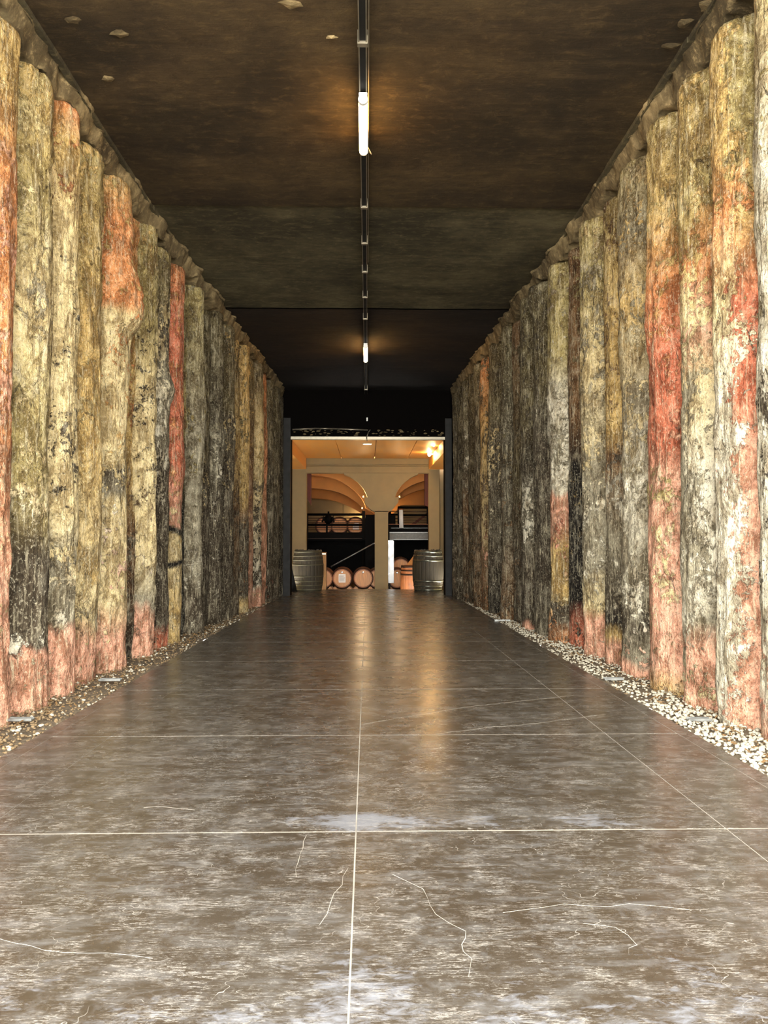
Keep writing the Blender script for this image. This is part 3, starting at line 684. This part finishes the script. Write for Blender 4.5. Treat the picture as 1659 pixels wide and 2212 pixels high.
# ------------------------------------------------------------------ end of the tunnel: lintel, jambs
YL = 17.0
zo = at(794, 948, YL).z; ztop = CEIL + zf(YL)
m = MB(); m.box((-2.9, YL, at(794, 942, YL).z), (2.9, YL + .5, ztop + .4), bevel=.01)
o = m.build('wall_back', M['dark_conc']); tag(o, 'black rough lintel wall above the opening into cellar', kind='structure')
m = MB()
for k in range(90):
    p = at(rnd.uniform(632, 958), rnd.uniform(928, 941), YL)
    m.ball((p.x, YL, p.z), rnd.uniform(.008, .03), 1, (1.6, .4, .6))
lg = m.build('mortar_blobs', M['grout'], o); lg['kind'] = 'stuff'
m = MB(); a = at(625, 944, YL - .03); b = at(963, 947, YL - .03)
m.box((a.x, YL - .05, b.z - .03), (b.x, YL + .10, b.z + .03)); o = m.build('trim_3', M['alu']); tag(o, 'pale steel angle under the black lintel', kind='structure')
for s, (pa, pb), nm in ((-1, (612, 627), 'trim_4'), (1, (962, 976), 'trim_5')):
    xa, xb = at(pa, 1100, YL - .1).x, at(pb, 1100, YL - .1).x
    m = MB(); m.box((xa, YL - .12, zf(YL) - .05), (xb, YL - .04, at(794, 905, YL).z)); o = m.build(nm, M['steel_dark'])
    tag(o, 'dark grey steel jamb plate on the %s of cellar opening' % ('left' if s < 0 else 'right'), kind='structure')
    m = MB(); m.box((min(xa, xb) if s > 0 else -2.9, YL, zf(YL) - .3), (2.9 if s > 0 else max(xa, xb), YL + .3, zo + .1)); o = m.build('wall_end_' + ('left' if s < 0 else 'right'), M['dark_conc'])
    tag(o, 'dark stub wall on the %s of cellar opening' % ('left' if s < 0 else 'right'), kind='structure')
t = empty('conduit_pipe', at(632, 928, YL - .05), 0, 'thin pale conduit pipe across the black lintel with hanging cable', 'pipe')
inv = Vector(t.location)
def loc(p): return tuple(Vector(p) - inv)
m = MB(); m.path([loc(at(x, y, YL - .05)) for x, y in ((632, 928), (680, 925.5), (720, 926), (795, 929))], .018, 8); m.build('pipe', M['alu'], t, True)
m = MB(); m.path([loc(at(x, y, YL - .08)) for x, y in ((800, 928), (795, 935), (792, 945), (793, 953))], .010, 6); m.build('cable', M['alu'], t, True)
m = MB(); m.box(loc(at(791.5, 911, YL - .1)), loc(at(794.5, 902, YL - .2))); m.build('connector', M['steel'], t)

# ------------------------------------------------------------------ cellar hall beyond
YF = 24.0; ZH = -.62
XI = 1.87; zc_ = at(794, 990.5, YF).z
m = MB(); m.box((-6, YC + .001, ZH - .2), (6, 36, ZH)); o = m.build('floor_hall', simple('cellar_floor', (120, 96, 70), .5)); tag(o, 'lower cellar floor beyond the ramp', kind='structure')
# vestibule ceiling of boards
o = empty('ceiling_vestibule', (0, 20.5, zc_), 0); tag(o, 'honey-coloured board ceiling of the cellar vestibule', kind='structure')
for a, b in ((-XI, -.805), (-.79, .205), (.22, 1.22), (1.235, XI)):
    m = MB(); m.box((a, YL + .5 - 20.5, 0), (b, YF - 20.5, .05)); m.build('ceiling_board', M['panel'], o)
m = MB(); m.box((-2.6, YL + .5 - 20.5, .051), (2.6, YF - 20.5, .3)); m.build('soffit', M['red'], o)
zb = at(661, 1013.5, YF).z
for s, nm in ((-1, 'left'), (1, 'right')):
    m = MB(); m.box((min(s * XI, s * 2.6), YL + .5, zb), (max(s * XI, s * 2.6), YF, zc_ + .05)); o = m.build('trim_beam_' + nm, M['panel'])
    tag(o, 'ochre side beam under the vestibule ceiling, ' + nm, kind='structure')
    m = MB(); m.box((min(s * 2.42, s * 2.7), YL + .3, ZH), (max(s * 2.42, s * 2.7), YF + .4, zb)); o = m.build('wall_vestibule_' + nm, M['plaster'])
    tag(o, 'plastered vestibule wall on the ' + nm, kind='structure')
# portal frame
def pxbox(m, x0, y0, x1, y1, Y, dy, bevel=0):
    a, b = at(x0, y0, Y), at(x1, y1, Y)
    m.box((min(a.x, b.x), Y, min(a.z, b.z)), (max(a.x, b.x), Y + dy, max(a.z, b.z)), bevel=bevel); return m
m = MB(); pxbox(m, 661.5, 990, 927, 1003, YF - .06, .42); pxbox(m, 661.5, 1003, 927, 1007, YF, .36); pxbox(m, 661.5, 1007, 927, 1021.5, YF - .04, .40)
o = m.build('trim_portal_beam', M['plaster']); tag(o, 'stepped cream concrete beam across the cellar portal', kind='structure')
for (x0, x1, lab) in ((631, 661.5, 'left'), (926.5, 949.5, 'right')):
    a, b = at(x0, 1100, YF), at(x1, 1100, YF)
    t = empty('portal_column', ((a.x + b.x) / 2, YF + .18, ZH), 0, 'plain cream square column at the %s of cellar portal' % lab, 'column', 'cream columns of the cellar portal')
    h = (b.x - a.x) / 2; m = MB(); m.box((-h, -.18, 0), (h, .18, zb - ZH), bevel=.008); m.build('shaft', M['plaster'], t)
m = MB(); pxbox(m, 950.2, 1013, 960, 1290, YF + .3, .2); o = m.build('wall_right_hall', M['plaster']); tag(o, 'pale lit wall strip right of the portal column', kind='structure')
# central pier with spreading head
def crop(x, y): return (590 + x / 4.0463, 880 + y / 4.0463)
def poly(pts, Y, dy, name, mat, parent=None):
    P = [at(*crop(*p), Y) for p in pts]; m = MB(); m.prism([(p.x, Y, p.z) for p in P], dy); return m.build(name, mat, parent)
arcL = [(620, 585), (665, 600), (700, 622), (735, 648), (765, 680), (790, 712), (810, 750), (825, 790)]
arcR = [(1065, 790), (1080, 745), (1098, 712), (1125, 678), (1160, 645), (1195, 618), (1235, 597), (1270, 583)]
pier = empty('arcade_pier', at(*crop(947, 1590), YF + .05), 0, 'cream central pier with wide flaring head carrying two arches', 'column')
pier.location.z = ZH
L0 = Vector(pier.location)
def lpoly(pts, Y, dy, name, mat, parent, L0):
    P = [at(*crop(*p), Y) - L0 for p in pts]; m = MB(); m.prism([tuple(p) for p in P], dy); return m.build(name, mat, parent)
lpoly([(620, 560)] + arcL + [(800, 790), (800, 832), (825, 868), (855, 897), (889, 912), (1005, 912), (1035, 903), (1065, 868), (1095, 828), (1095, 793)] + arcR + [(1270, 560)], YF, .5, 'flared_head', M['plaster'], pier, L0)
a, b = at(*crop(889, 905), YF), at(*crop(1005, 1590), YF)
m = MB(); m.box((a.x - L0.x, YF - L0.y, 0), (b.x - L0.x, YF - L0.y + .40, a.z - L0.z)); m.build('shaft', M['plaster'], pier)
lpoly([(800, 786), (829, 786), (829, 796), (800, 796)], YF - .01, .4, 'ledge', M['plaster'], pier, L0)
lpoly([(1064, 786), (1100, 786), (1100, 796), (1064, 796)], YF - .01, .4, 'ledge', M['plaster'], pier, L0)
# deeper arches
def arch(Y, left, right, lab, piers):
    t = empty('arcade_arch', (at(*crop(900, 900), Y).x, Y, ZH), 0, lab, 'arch', 'receding arches of the cellar arcade'); L0 = Vector(t.location)
    lpoly([(250, 500), (250, left[0][1])] + left + [(900, left[-1][1]), (900, 500)], Y, .5, 'left_web', M['plaster_o'], t, L0)
    lpoly([(900, 500), (900, right[0][1])] + right + [(1420, right[-1][1]), (1420, 500)], Y, .5, 'right_web', M['plaster_o'], t, L0)
    a, b = at(*crop(piers[0], piers[2] + 70), Y), at(*crop(piers[1], 1500), Y)
    xm, yt = (piers[0] + piers[1]) / 2, piers[2]
    lpoly([left[-1], (xm - 75, yt + 55), (xm - 45, yt + 78), (xm + 45, yt + 78), (xm + 75, yt + 55), right[0]], Y - .01, .37, 'pier_head', M['plaster_o'], t, L0)
    hh = at(*crop(xm, yt + 78), Y).z - L0.z
    m = MB(); m.box((a.x - L0.x, 0.0, 0), (b.x - L0.x, .35, hh)); m.build('pier', M['black'], t)  # shaft coloured black for the shadow it stands in
    return t
l2 = [(330, 592), (430, 600), (530, 622), (590, 645), (650, 680), (700, 716), (745, 760), (780, 805), (800, 845), (808, 880)]
r2 = [(1078, 790), (1110, 750), (1150, 715), (1200, 685), (1260, 660), (1325, 640)]
arch(26.6, l2, r2, 'ochre arch directly behind the cream central pier', (806, 1070, 860))
l3 = [(330, 706), (420, 712), (500, 724), (580, 746), (640, 772), (690, 800), (740, 838), (775, 875), (790, 905)]
r3 = [(1080, 850), (1105, 805), (1150, 775), (1200, 750), (1260, 728), (1325, 712)]
arch(29.2, l3, r3, 'ochre middle arch of the cellar arcade', (800, 1060, 890))
l4 = [(330, 792), (400, 795), (470, 802), (540, 816), (600, 836), (660, 862), (710, 888), (750, 912), (785, 935)]
r4 = [(1080, 900), (1110, 858), (1150, 852), (1200, 852), (1260, 852), (1325, 852)]
arch(31.6, l4, r4, 'ochre farthest arch against the cellar end wall', (800, 1050, 915))
# brackets at both sides of the arcade
for (x0, x1, y1, lab) in ((298, 331, 800, 'left'), (1325, 1356, 856, 'right')):
    t = empty('hanging_bracket', at(*crop((x0 + x1) / 2, 585), 25.4), 0, 'dark red hanging bracket beside the %s portal column' % lab, 'bracket'); L0 = Vector(t.location)
    k = 55 if lab == 'left' else 10
    lpoly([(x0, 560), (x1, 560), (x1, y1 + k), (x0, y1)], 25.4, .25, 'plate', M['red'], t, L0)
    lpoly([(x0 + 4, 575), (x0 + 9, 575), (x0 + 9, y1 - 5), (x0 + 4, y1 - 5)], 25.36, .05, 'rib', M['red'], t, L0)
# end wall and roof
m = MB(); a = at(*crop(612, 700), 33.0)
m.box((-6, 33.0, ZH), (a.x - .01, 33.3, 7.5)); m.box((a.x + .01, 33.0, ZH), (6, 33.3, 7.5)); m.box((-6, 33.05, ZH), (6, 33.35, 7.5))
o = m.build('wall_hall_end', M['plaster']); tag(o, 'rendered cellar end wall with one vertical joint', kind='structure')
m = MB(); m.box((-6, YF + .3, 5.6), (6, 33.3, 5.8)); m.box((-6.2, YF + .3, ZH), (-6, 33.3, 5.8)); m.box((6, YF + .3, ZH), (6.2, 33.3, 5.8)); m.box((-6, YF + .32, zb + .3), (6, YF + .42, 5.8)); 
m.box((-6, YF + .0, ZH), (-2.72, YF + .2, 5.8)); m.box((2.72, YF + .0, ZH), (6, YF + .2, 5.8))
o = m.build('ceiling_hall', M['plaster_o']); tag(o, 'ochre plaster roof and sides of the cellar hall', kind='structure')

# mezzanine
YD = 27.5; zd = 1.09; ztoe = at(794, 1150, YD).z
t = empty('mezzanine_deck', (0, YD, zd), 0, 'dark raised mezzanine deck under the arches, left and centre', 'platform')
x1 = at(*crop(885, 1100), YD).x; a = at(*crop(295, 1140), YD)
m = MB(); m.box((-5.9, 0, -.16), (5.9, 5.4, 0)); m.build('deck_plate', M['black'], t)
m = MB(); m.box((-5.9, -.06, a.z - zd - .02), (x1 + .2, .0, ztoe - zd)); m.build('edge_beam', M['black'], t)
m = MB(); m.box((-5.9, -.075, a.z - zd - .03), (x1 + .2, .0, a.z - zd - .02)); m.build('beam_lip', M['hoop_brown'], t)
m = MB(); m.box((-5.9, 1.6, -1.7), (5.9, 1.75, -.16)); m.build('under_deck_dark', M['black'], t)  # black sheet standing in for the unlit depth below the deck
t = empty('steel_beam', at(*crop(1186, 1124), 26.2), 0, 'galvanised grey steel beam right of the central pier', 'beam'); L0 = Vector(t.location)
lpoly([(1018, 1095), (1356, 1095), (1356, 1156), (1018, 1156)], 26.2, .08, 'web', M['galv'], t, L0)
lpoly([(1018, 1090), (1356, 1090), (1356, 1096), (1018, 1096)], 26.16, .16, 'flange', M['steel'], t, L0)
lpoly([(1018, 1154), (1356, 1154), (1356, 1158), (1018, 1158)], 26.16, .16, 'flange', M['steel'], t, L0)
t = empty('walkway_fascia', at(*crop(1186, 1060), 26.6), 0, 'black walkway fascia above the galvanised beam', 'platform'); L0 = Vector(t.location)
lpoly([(1010, 1026), (1356, 1026), (1356, 1092), (1010, 1092)], 26.45, .08, 'board', M['black'], t, L0)
lpoly([(1030, 1053), (1356, 1053), (1356, 1056), (1030, 1056)], 26.42, .04, 'trim_line', M['steel'], t, L0)
lpoly([(1008, 1019), (1356, 1019), (1356, 1024), (1008, 1024)], 26.42, .1, 'top_lip', M['oakside'], t, L0)
def railing(Y, x0, x1, rails, posts, lab, grp='black guard rails on the mezzanine'):
    t = empty('guard_rail', at(*crop((x0 + x1) / 2, rails[0][0]), Y), 0, lab, 'railing', grp); L0 = Vector(t.location)
    for (y, h) in rails:
        a, b = at(*crop(x0, y), Y) - L0, at(*crop(x1, y), Y) - L0
        m = MB(); m.tube(a, b, h, 8); m.build('rail', M['black'] if h > .02 else M['hoop_brown'], t, True)
    for (x, ya, yb, h) in posts:
        a, b = at(*crop(x, ya), Y) - L0, at(*crop(x, yb), Y) - L0
        m = MB(); m.box((a.x - h, -h, min(a.z, b.z)), (a.x + h, h, max(a.z, b.z))); m.build('post', M['black'], t)
    return t
railing(YD - .03, 250, 798, [(937, .042), (968, .013), (990, .013), (1008, .013), (1026, .042), (1050, .013), (1070, .013)], [(470, 935, 1100, .03), (791, 905, 1150, .055), (300, 935, 1100, .03)], 'black multi-bar guard rail at the left, with spotlight')
railing(26.5, 1090, 1400, [(875, .042), (912, .013), (942, .038), (965, .013), (985, .013), (1003, .013)], [(1095, 875, 1022, .03), (1350, 875, 1022, .03)], 'black guard rail right of the central pier')
railing(27.6, 1020, 1100, [(912, .013), (938, .035), (972, .02), (1000, .013)], [(1058, 935, 1022, .03), (1018, 915, 1022, .05)], 'short stepped black guard rail beside the central pier')
t = empty('light_pole', at(*crop(1120, 1080), 26.3), 0, 'slim pale upright tube in front of right guard rail', 'pole'); L0 = Vector(t.location)
m = MB(); m.tube(at(*crop(1117, 893), 26.3) - L0, at(*crop(1121, 1056), 26.3) - L0, .07, 10); m.build('tube', M['white'], t, True)
m = MB(); m.tube(at(*crop(1117, 896), 26.3) - L0, at(*crop(1117, 886), 26.3) - L0, .085, 10); m.build('cap', M['oakside'], t, True)
t = empty('stair_stringer', at(*crop(1280, 980), 28), 0, 'dark diagonal stair flight behind right guard rail', 'staircase'); L0 = Vector(t.location)
lpoly([(1205, 1022), (1240, 1022), (1400, 900), (1400, 880)], 28.0, .06, 'stringer', M['red'], t, L0)
for k in range(7):
    x = 1225 + k * 22; y = 1012 - k * 17
    lpoly([(x, y), (x + 26, y), (x + 26, y + 4), (x, y + 4)], 28.05, .6, 'tread', M['hoop_brown'], t, L0)
# handrail of the lower stair
t = empty('stair_handrail', at(*crop(700, 1290), 26.2), 0, 'thin bright steel handrail slanting up in the dark left bay', 'handrail'); L0 = Vector(t.location)
m = MB(); m.tube(at(*crop(505, 1393), 26.2) - L0, at(*crop(887, 1186), 26.2) - L0, .022, 10); m.build('rail', M['steel'], t, True)
m = MB(); m.tube(at(*crop(525, 1383), 26.2) - L0, at(*crop(525, 1383), 26.2) - L0 + Vector((0, 0, -1.2)), .015, 8); m.build('baluster', M['black'], t, True)
m = MB(); m.tube(at(*crop(785, 1242), 26.2) - L0, at(*crop(785, 1242), 26.2) - L0 + Vector((0, 0, -1.8)), .015, 8); m.build('baluster', M['black'], t, True)
# black spotlight clamped to the left rail
c = at(*crop(483, 980), YD - .2)
t = empty('stage_spotlight', c, 0, 'black round spotlight clamped to the left guard rail', 'spotlight')
m = MB(); m.tube((0, -.09, 0), (0, .16, .03), .155, 20, .12); m.build('can', M['black'], t, True)
m = MB()
for q in (-1, 1): m.box((q * .17 - .01, -.02, -.05), (q * .17 + .01, .02, .2))
m.box((-.18, -.02, .19), (.18, .02, .21)); m.build('yoke', M['black'], t)
m = MB(); m.box((-.20, -.11, -.10), (-.14, -.09, .10), rot=Euler((0, .4, 0))); m.build('barn_door', M['black'], t)
m = MB(); m.box((.14, -.11, -.1), (.2, -.09, .1), rot=Euler((0, -.3, 0))); m.build('barn_door', M['black'], t)
m = MB(); m.box((-.03, 0, .2), (.03, .15, .28)); m.build('clamp', M['black'], t)

# white cabinet beside pier
t = empty('white_panel', at(*crop(1030, 1590), YF + .6), 0, 'narrow bright white metal cabinet standing beside the central pier', 'cabinet'); t.location.z = ZH; L0 = Vector(t.location)
lpoly([(1000, 1165), (1003, 1162), (1050, 1162), (1055, 1168), (1055, 1536), (1006, 1536)], YF + .6, .35, 'body', M['gloss_white'], t, L0)
lpoly([(1009, 1536), (1026, 1536), (1026, 1596), (1009, 1596)], YF + .63, .2, 'plinth', M['steel_dark'], t, L0)
lpoly([(1006, 1308), (1018, 1312), (1018, 1332), (1006, 1328)], YF + .57, .05, 'latch', M['steel'], t, L0)
lpoly([(1050, 1332), (1057, 1336), (1057, 1352), (1050, 1350)], YF + .57, .05, 'hinge', M['steel'], t, L0)

# ------------------------------------------------------------------ barrels
def barrel_profile(h, rb, re):
    P = []
    for i in range(15):
        u = i / 14; z = u * h; k = 1 - (2 * u - 1) ** 2; P.append((re + (rb - re) * k, z))
    return P
def prof_r(h, rb, re, z): u = z / h; return re + (rb - re) * (1 - (2 * u - 1) ** 2)
def barrel(name, h, rb, re, hoops, wood, headm, hoopm, seg=96, staves=24):
    t = empty(name, (0, 0, 0))
    P = barrel_profile(h, rb, re)
    fn = lambda i, z: (-.006 if i % (seg // staves) == 0 else 0)
    m = MB(); m.lathe([(re - .03, .035), (re - .03, .0)] + P + [(re - .03, h), (re - .03, h - .035)], seg, fn); m.build('stave_shell', wood, t)
    for z in (.03, h - .03):
        m = MB(); m.lathe([(0, z - .008), (re - .028, z - .008), (re - .028, z + .008), (0, z + .008)], 40); m.build('head', headm, t)
    for (z, w_) in hoops:
        r0, r1 = prof_r(h, rb, re, z - w_ / 2), prof_r(h, rb, re, z + w_ / 2)
        m = MB(); m.lathe([(r0 + .001, z - w_ / 2), (r0 + .007, z - w_ / 2), (r1 + .007, z + w_ / 2), (r1 + .001, z + w_ / 2), (r0 + .001, z - w_ / 2)], 64); m.build('hoop', hoopm, t, True)
    return t
def copy_tree(o):
    c = o.copy(); COL.objects.link(c)
    for ch in list(o.children):
        d = ch.copy(); COL.objects.link(d); d.parent = c
        for g_ in ch.children:
            e = g_.copy(); COL.objects.link(e); e.parent = d
    return c
# standing barrels
def standing(x, y, lab, wood, hoopm, h=.955, rb=.372, tilt=0):
    hs = [(.03, .05), (.13, .035), (.225, .035), (.34, .03), (h - .34, .03), (h - .225, .035), (h - .13, .035), (h - .03, .05)] if hoopm == M['hoop_dull'] else [(.03, .06), (.12, .035), (.235, .045), (h - .235, .045), (h - .13, .04), (h - .03, .06)]
    t = barrel('standing_barrel', h, rb, .315, hs, wood, M['oldoak'], hoopm)
    t.location = (x, y, zf(y) if y < YC else ZH); tag(t, lab, 'barrel', 'upright weathered barrels at the cellar opening')
    return t
bl = standing(at(665.5, 1230, 18.85).x, 18.85, 'weathered grey upright barrel left of the cellar opening, dull hoops', M['oldoak'], M['hoop_dull'])
br_ = standing(at(924.5, 1230, 18.72).x, 18.72, 'upright dark barrel right of the cellar opening, shiny hoops', M['oldoak'], M['hoop'])
for tgt in (bl, br_):   # frayed rim of the exposed stave ends
    m = MB()
    for k in range(22):
        a = rnd.uniform(0, 6.28); m.box((.30 * math.cos(a) - .02, .30 * math.sin(a) - .02, .95), (.30 * math.cos(a) + .02, .30 * math.sin(a) + .02, .965 + rnd.random() * .012))
    q = m.build('stave_ends', M['oldoak'], tgt); q['kind'] = 'stuff'
t = standing(at(893, 1240, 20.6).x, 20.6, 'orange oak barrel standing behind the right upright barrel', M['oakside'], M['hoop_brown'], .93, .34)
# pallet boards under left barrel
t = empty('pallet', (bl.location.x, 18.85, zf(18.85)), 0, 'low worn pallet board behind the left upright barrel', 'pallet')
t.location.y = 19.02
bpy.data.objects.remove(t)
# lying barrels
HB = [(.03, .05), (.13, .035), (.25, .035), (.66, .035), (.78, .035), (.88, .05)]
lyp = barrel('lying_barrel', .91, .345, .29, HB, M['oakside'], M['oak'], M['hoop_brown'], 72, 24)
# z axis -> +y (front head at y=0)
def lay(o, px, py, Y, lab, r_px=None, grp='oak barrels lying on the cellar floor'):
    c = at(px, py, Y); o.rotation_euler = (-math.pi / 2, 0, 0); o.location = c; tag(o, lab, 'barrel', grp); return o
def bung(o, paper=None):
    m = MB(); m.ball((0, -.19, .018), .040, 2, (1, 1, .5)); m.build('bung', M['bung'], o, True)
    if paper:
        m = MB(); m.box((-.105, -.135, .018), (.105, -.095, .024)); m.box((-.105, .095, .018), (.105, .13, .024)); m.box((-.11, -.095, .0195), (.11, .095, .0225)); q = m.build('label_sheet', M['paper'], o); q = q
        for k in range(6):
            m = MB(); yy = -.08 + k * .03; m.box((-.09, yy, .0165), (.09 - rnd.random() * .05, yy + .01, .0195)); m.build('print_line', M['print'], q)
YB = 24.35
b2 = lay(lyp, 739, 1249.5, YB, 'lying oak barrel with a white paper label, left of pier')
others = []
for (px, py, Y, lab) in ((784.5, 1249.5, YB, 'lying oak barrel with plain head beside labelled one'), (698, 1250, YB, 'lying orange oak barrel half hidden behind the left upright barrel'),
                         (816, 1250, YB + .1, 'lying oak barrel mostly hidden behind the central pier'), (858, 1250, YB + .55, 'lying oak barrel with hose on top, right of white cabinet')):
    others.append(lay(copy_tree(lyp), px, py, Y, lab))
# up on the rack and the mezzanine
o = lay(copy_tree(lyp), 866, 1226, 26.0, 'dim orange oak barrel on the second tier, right bay')
for (px, lab) in ((733, 'lying oak barrel on mezzanine behind left guard rail'), (768, 'lying oak barrel with white tag on mezzanine beside pier'), (700, 'lying oak barrel on mezzanine below the black spotlight')):
    o = copy_tree(lyp); Y = 28.4; o.rotation_euler = (-math.pi / 2, 0, 0); tag(o, lab, 'barrel', 'oak barrels lying on the mezzanine')
    o.location = (at(px, 1143, Y).x, Y, zd + .36)
    if px == 768:
        m = MB(); m.box((-.10, -.02, .017), (.12, .15, .022)); m.box((-.04, -.10, .017), (.12, -.05, .022)); m.build('tag', M['paper'], o)
# bungs and the paper label go on last, the copies above do not carry them
bung(b2, True)
for q in (0, 3): bung(others[q])
bung(others[1])
# cradles
def cradle(px, Y, lab, zt=None):
    c = at(px, 1250, Y); zb_ = c.z - .35
    t = empty('barrel_cradle', (c.x, Y, ZH), 0, lab, 'cradle', 'pale wooden cradles under the lying barrels')
    hgt = zb_ - ZH
    for y in (.12, .68):
        m = MB(); m.box((-.36, y, hgt - .07), (.36, y + .1, hgt + .0)); m.build('cross_bar', M['oak'], t)
        for s in (-1, 1):
            m = MB(); m.prism([(s * .33, y, hgt), (s * .12, y, hgt), (s * .19, y, hgt + .085), (s * .23, y, hgt + .10)], .1); m.build('wedge', M['oak'], t)
    for s in (-1, 1):
        m = MB(); m.box((s * .34 - .05, .05, 0), (s * .34 + .05, .85, hgt - .07)); m.build('bearer', M['oak'], t)
cradle(739, YB, 'wooden cradle under the labelled lying barrel'); cradle(784.5, YB, 'wooden cradle under the plain-headed lying barrel')
cradle(698, YB, 'wooden cradle under the half-hidden left lying barrel'); cradle(816, YB + .1, 'wooden cradle behind the central pier'); cradle(858, YB + .55, 'wooden cradle under the hose-topped lying barrel')
c = at(866, 1226, 26.0)
t = empty('barrel_rack', (c.x, 26.0, ZH), 0, 'dark steel rack holding the second-tier barrel, right bay', 'rack')
for s in (-1, 1):
    for y in (.1, .8):
        m = MB(); m.box((s * .4 - .025, y - .025, 0), (s * .4 + .025, y + .025, 1.0)); m.build('upright', M['black'], t)
for y in (.1, .8):
    m = MB(); m.box((-.4, y - .02, c.z - ZH - .36), (.4, y + .02, c.z - ZH - .33)); m.build('cross_rail', M['black'], t)
# hose with nozzle
t = empty('hose', at(*crop(1110, 1440), YB + .4), 0, 'shiny hose with white nozzle resting on the right lying barrel', 'hose'); L0 = Vector(t.location)
m = MB(); m.path([at(*crop(*p), YB + .45) - L0 for p in ((1070, 1438), (1085, 1432), (1100, 1436), (1115, 1444), (1130, 1456), (1142, 1468), (1152, 1476))], .014, 8); m.build('tube', M['oak'], t, True)
m = MB(); m.tube(at(*crop(1150, 1476), YB + .45) - L0, at(*crop(1176, 1458), YB + .45) - L0, .04, 10, .025); m.build('nozzle', M['bung'], t, True)
# tan box and slope behind left/right barrels, leaning board
t = empty('cardboard_box', (at(699, 1226, 21).x, 21.2, ZH), 0, 'tan upright box behind the left upright barrel', 'box')
m = MB(); h1 = at(699, 1193, 21).z - ZH; m.box((-.14, -.15, 0), (.062, .15, h1), bevel=.006); m.build('carton', M['card'], t)
m = MB(); m.box((-.13, -.154, h1 - .06), (.055, -.149, h1 - .03)); m.build('tape', M['paper'], t)
t = empty('leaning_board', at(894, 1240, 25.6), 0, 'tan sloping board behind the right barrels', 'board'); t.location.z = ZH; L0 = Vector(t.location)
lpoly([(1165, 1380), (1225, 1300), (1300, 1290), (1300, 1420), (1200, 1420)], 25.6, .05, 'board', M['plaster_o'], t, L0)
lpoly([(1215, 1415), (1235, 1415), (1235, 1640), (1215, 1640)], 25.62, .05, 'prop', M['plaster_o'], t, L0)
t = empty('wedge_plate', (at(636, 1272, 18.2).x, 18.3, zf(18.3)), 0, 'black triangular plate between left jamb and barrel', 'plate')
a0 = at(627, 1216, 18.2) - Vector(t.location); a1 = at(627, 1278, 18.2) - Vector(t.location); a2 = at(641, 1276, 18.2) - Vector(t.location)
m = MB(); m.prism([(a0.x, 0, a0.z), (a1.x, 0, 0), (a2.x, 0, 0)], .03); m.build('plate', M['black'], t)
m = MB(); m.box((a1.x, .03, 0), (a2.x, .12, .015)); m.build('foot', M['black'], t)

# ------------------------------------------------------------------ cellar lamps
def point(name, p, col, e, r, parent=None):
    l = bpy.data.lights.new(name, 'POINT'); l.energy = e; l.color = col; l.shadow_soft_size = r
    o = bpy.data.objects.new(name, l); COL.objects.link(o); o.location = p
    if parent: o.parent = parent
    return o
WARM = (1, .68, .36)
for (px, py, Y, lab) in ((937, 959, 20.6, 'oval lamp high on right beam, nearer of two'), (928, 981, 22.2, 'oval lamp high on right beam, farther of two')):
    c = at(px, py, Y); c.x = min(c.x, XI - .12)
    t = empty('wall_lamp', c, 0, 'glowing ' + lab, 'lamp', 'glowing oval lamps on the right beam')
    m = MB(); m.ball((0, 0, 0), .055, 2, (.8, 1.1, 1.25)); m.build('bulb', M['bulb'], t, True)
    m = MB(); m.box((.05, -.03, -.02), (XI - c.x, .03, .02)); m.build('arm', M['white'], t)
    point('lamp_light', (-.02, 0, -.1), WARM, LAMP_HALL * .5, .06, t)
t = empty('ceiling_fitting', at(793.5, 957, 18.6), 0, 'small white fitting on the vestibule ceiling near the cable', 'lamp')
t.location.z = min(t.location.z, zc_)
m = MB(); m.box((-.11, -.06, -.03), (.11, .06, 0), bevel=.008); m.build('case', M['white'], t)
m = MB(); m.box((-.09, -.04, -.036), (.09, .04, -.03)); m.build('diffuser', M['downl'], t)
point('lamp_light', (0, 0, -.12), (1, .78, .5), LAMP_HALL * .3, .14, t)
# cove lamps on the pier ledges lighting the soffits
for (x, y, Y, e, lab) in ((788, 784, YF + .2, 1.1, 'small lamp on the left ledge of the central pier'), (1104, 784, YF + .2, 1.0, 'small lamp on the right ledge of the central pier'),
                          (778, 884, 26.8, 1.2, 'small lamp at the foot of second arch, left'), (772, 1005, 32.6, 2.6, 'wall lamp glowing low on cellar end wall, left of pier'), (1040, 960, 31.0, .9, 'wall lamp glowing behind short guard rail')):
    c = at(*crop(x, y), Y)
    t = empty('cove_lamp', c, 0, lab, 'lamp', 'small warm lamps lighting the arches')
    m = MB(); m.box((-.03, -.05, -.02), (.03, .05, 0), bevel=.005); m.build('base', M['white'], t)
    m = MB(); m.ball((0, 0, .02), .018, 2); m.build('bulb', M['cove'], t, True)
    point('lamp_light', (0, 0, .09), WARM, LAMP_HALL * e, .04, t)
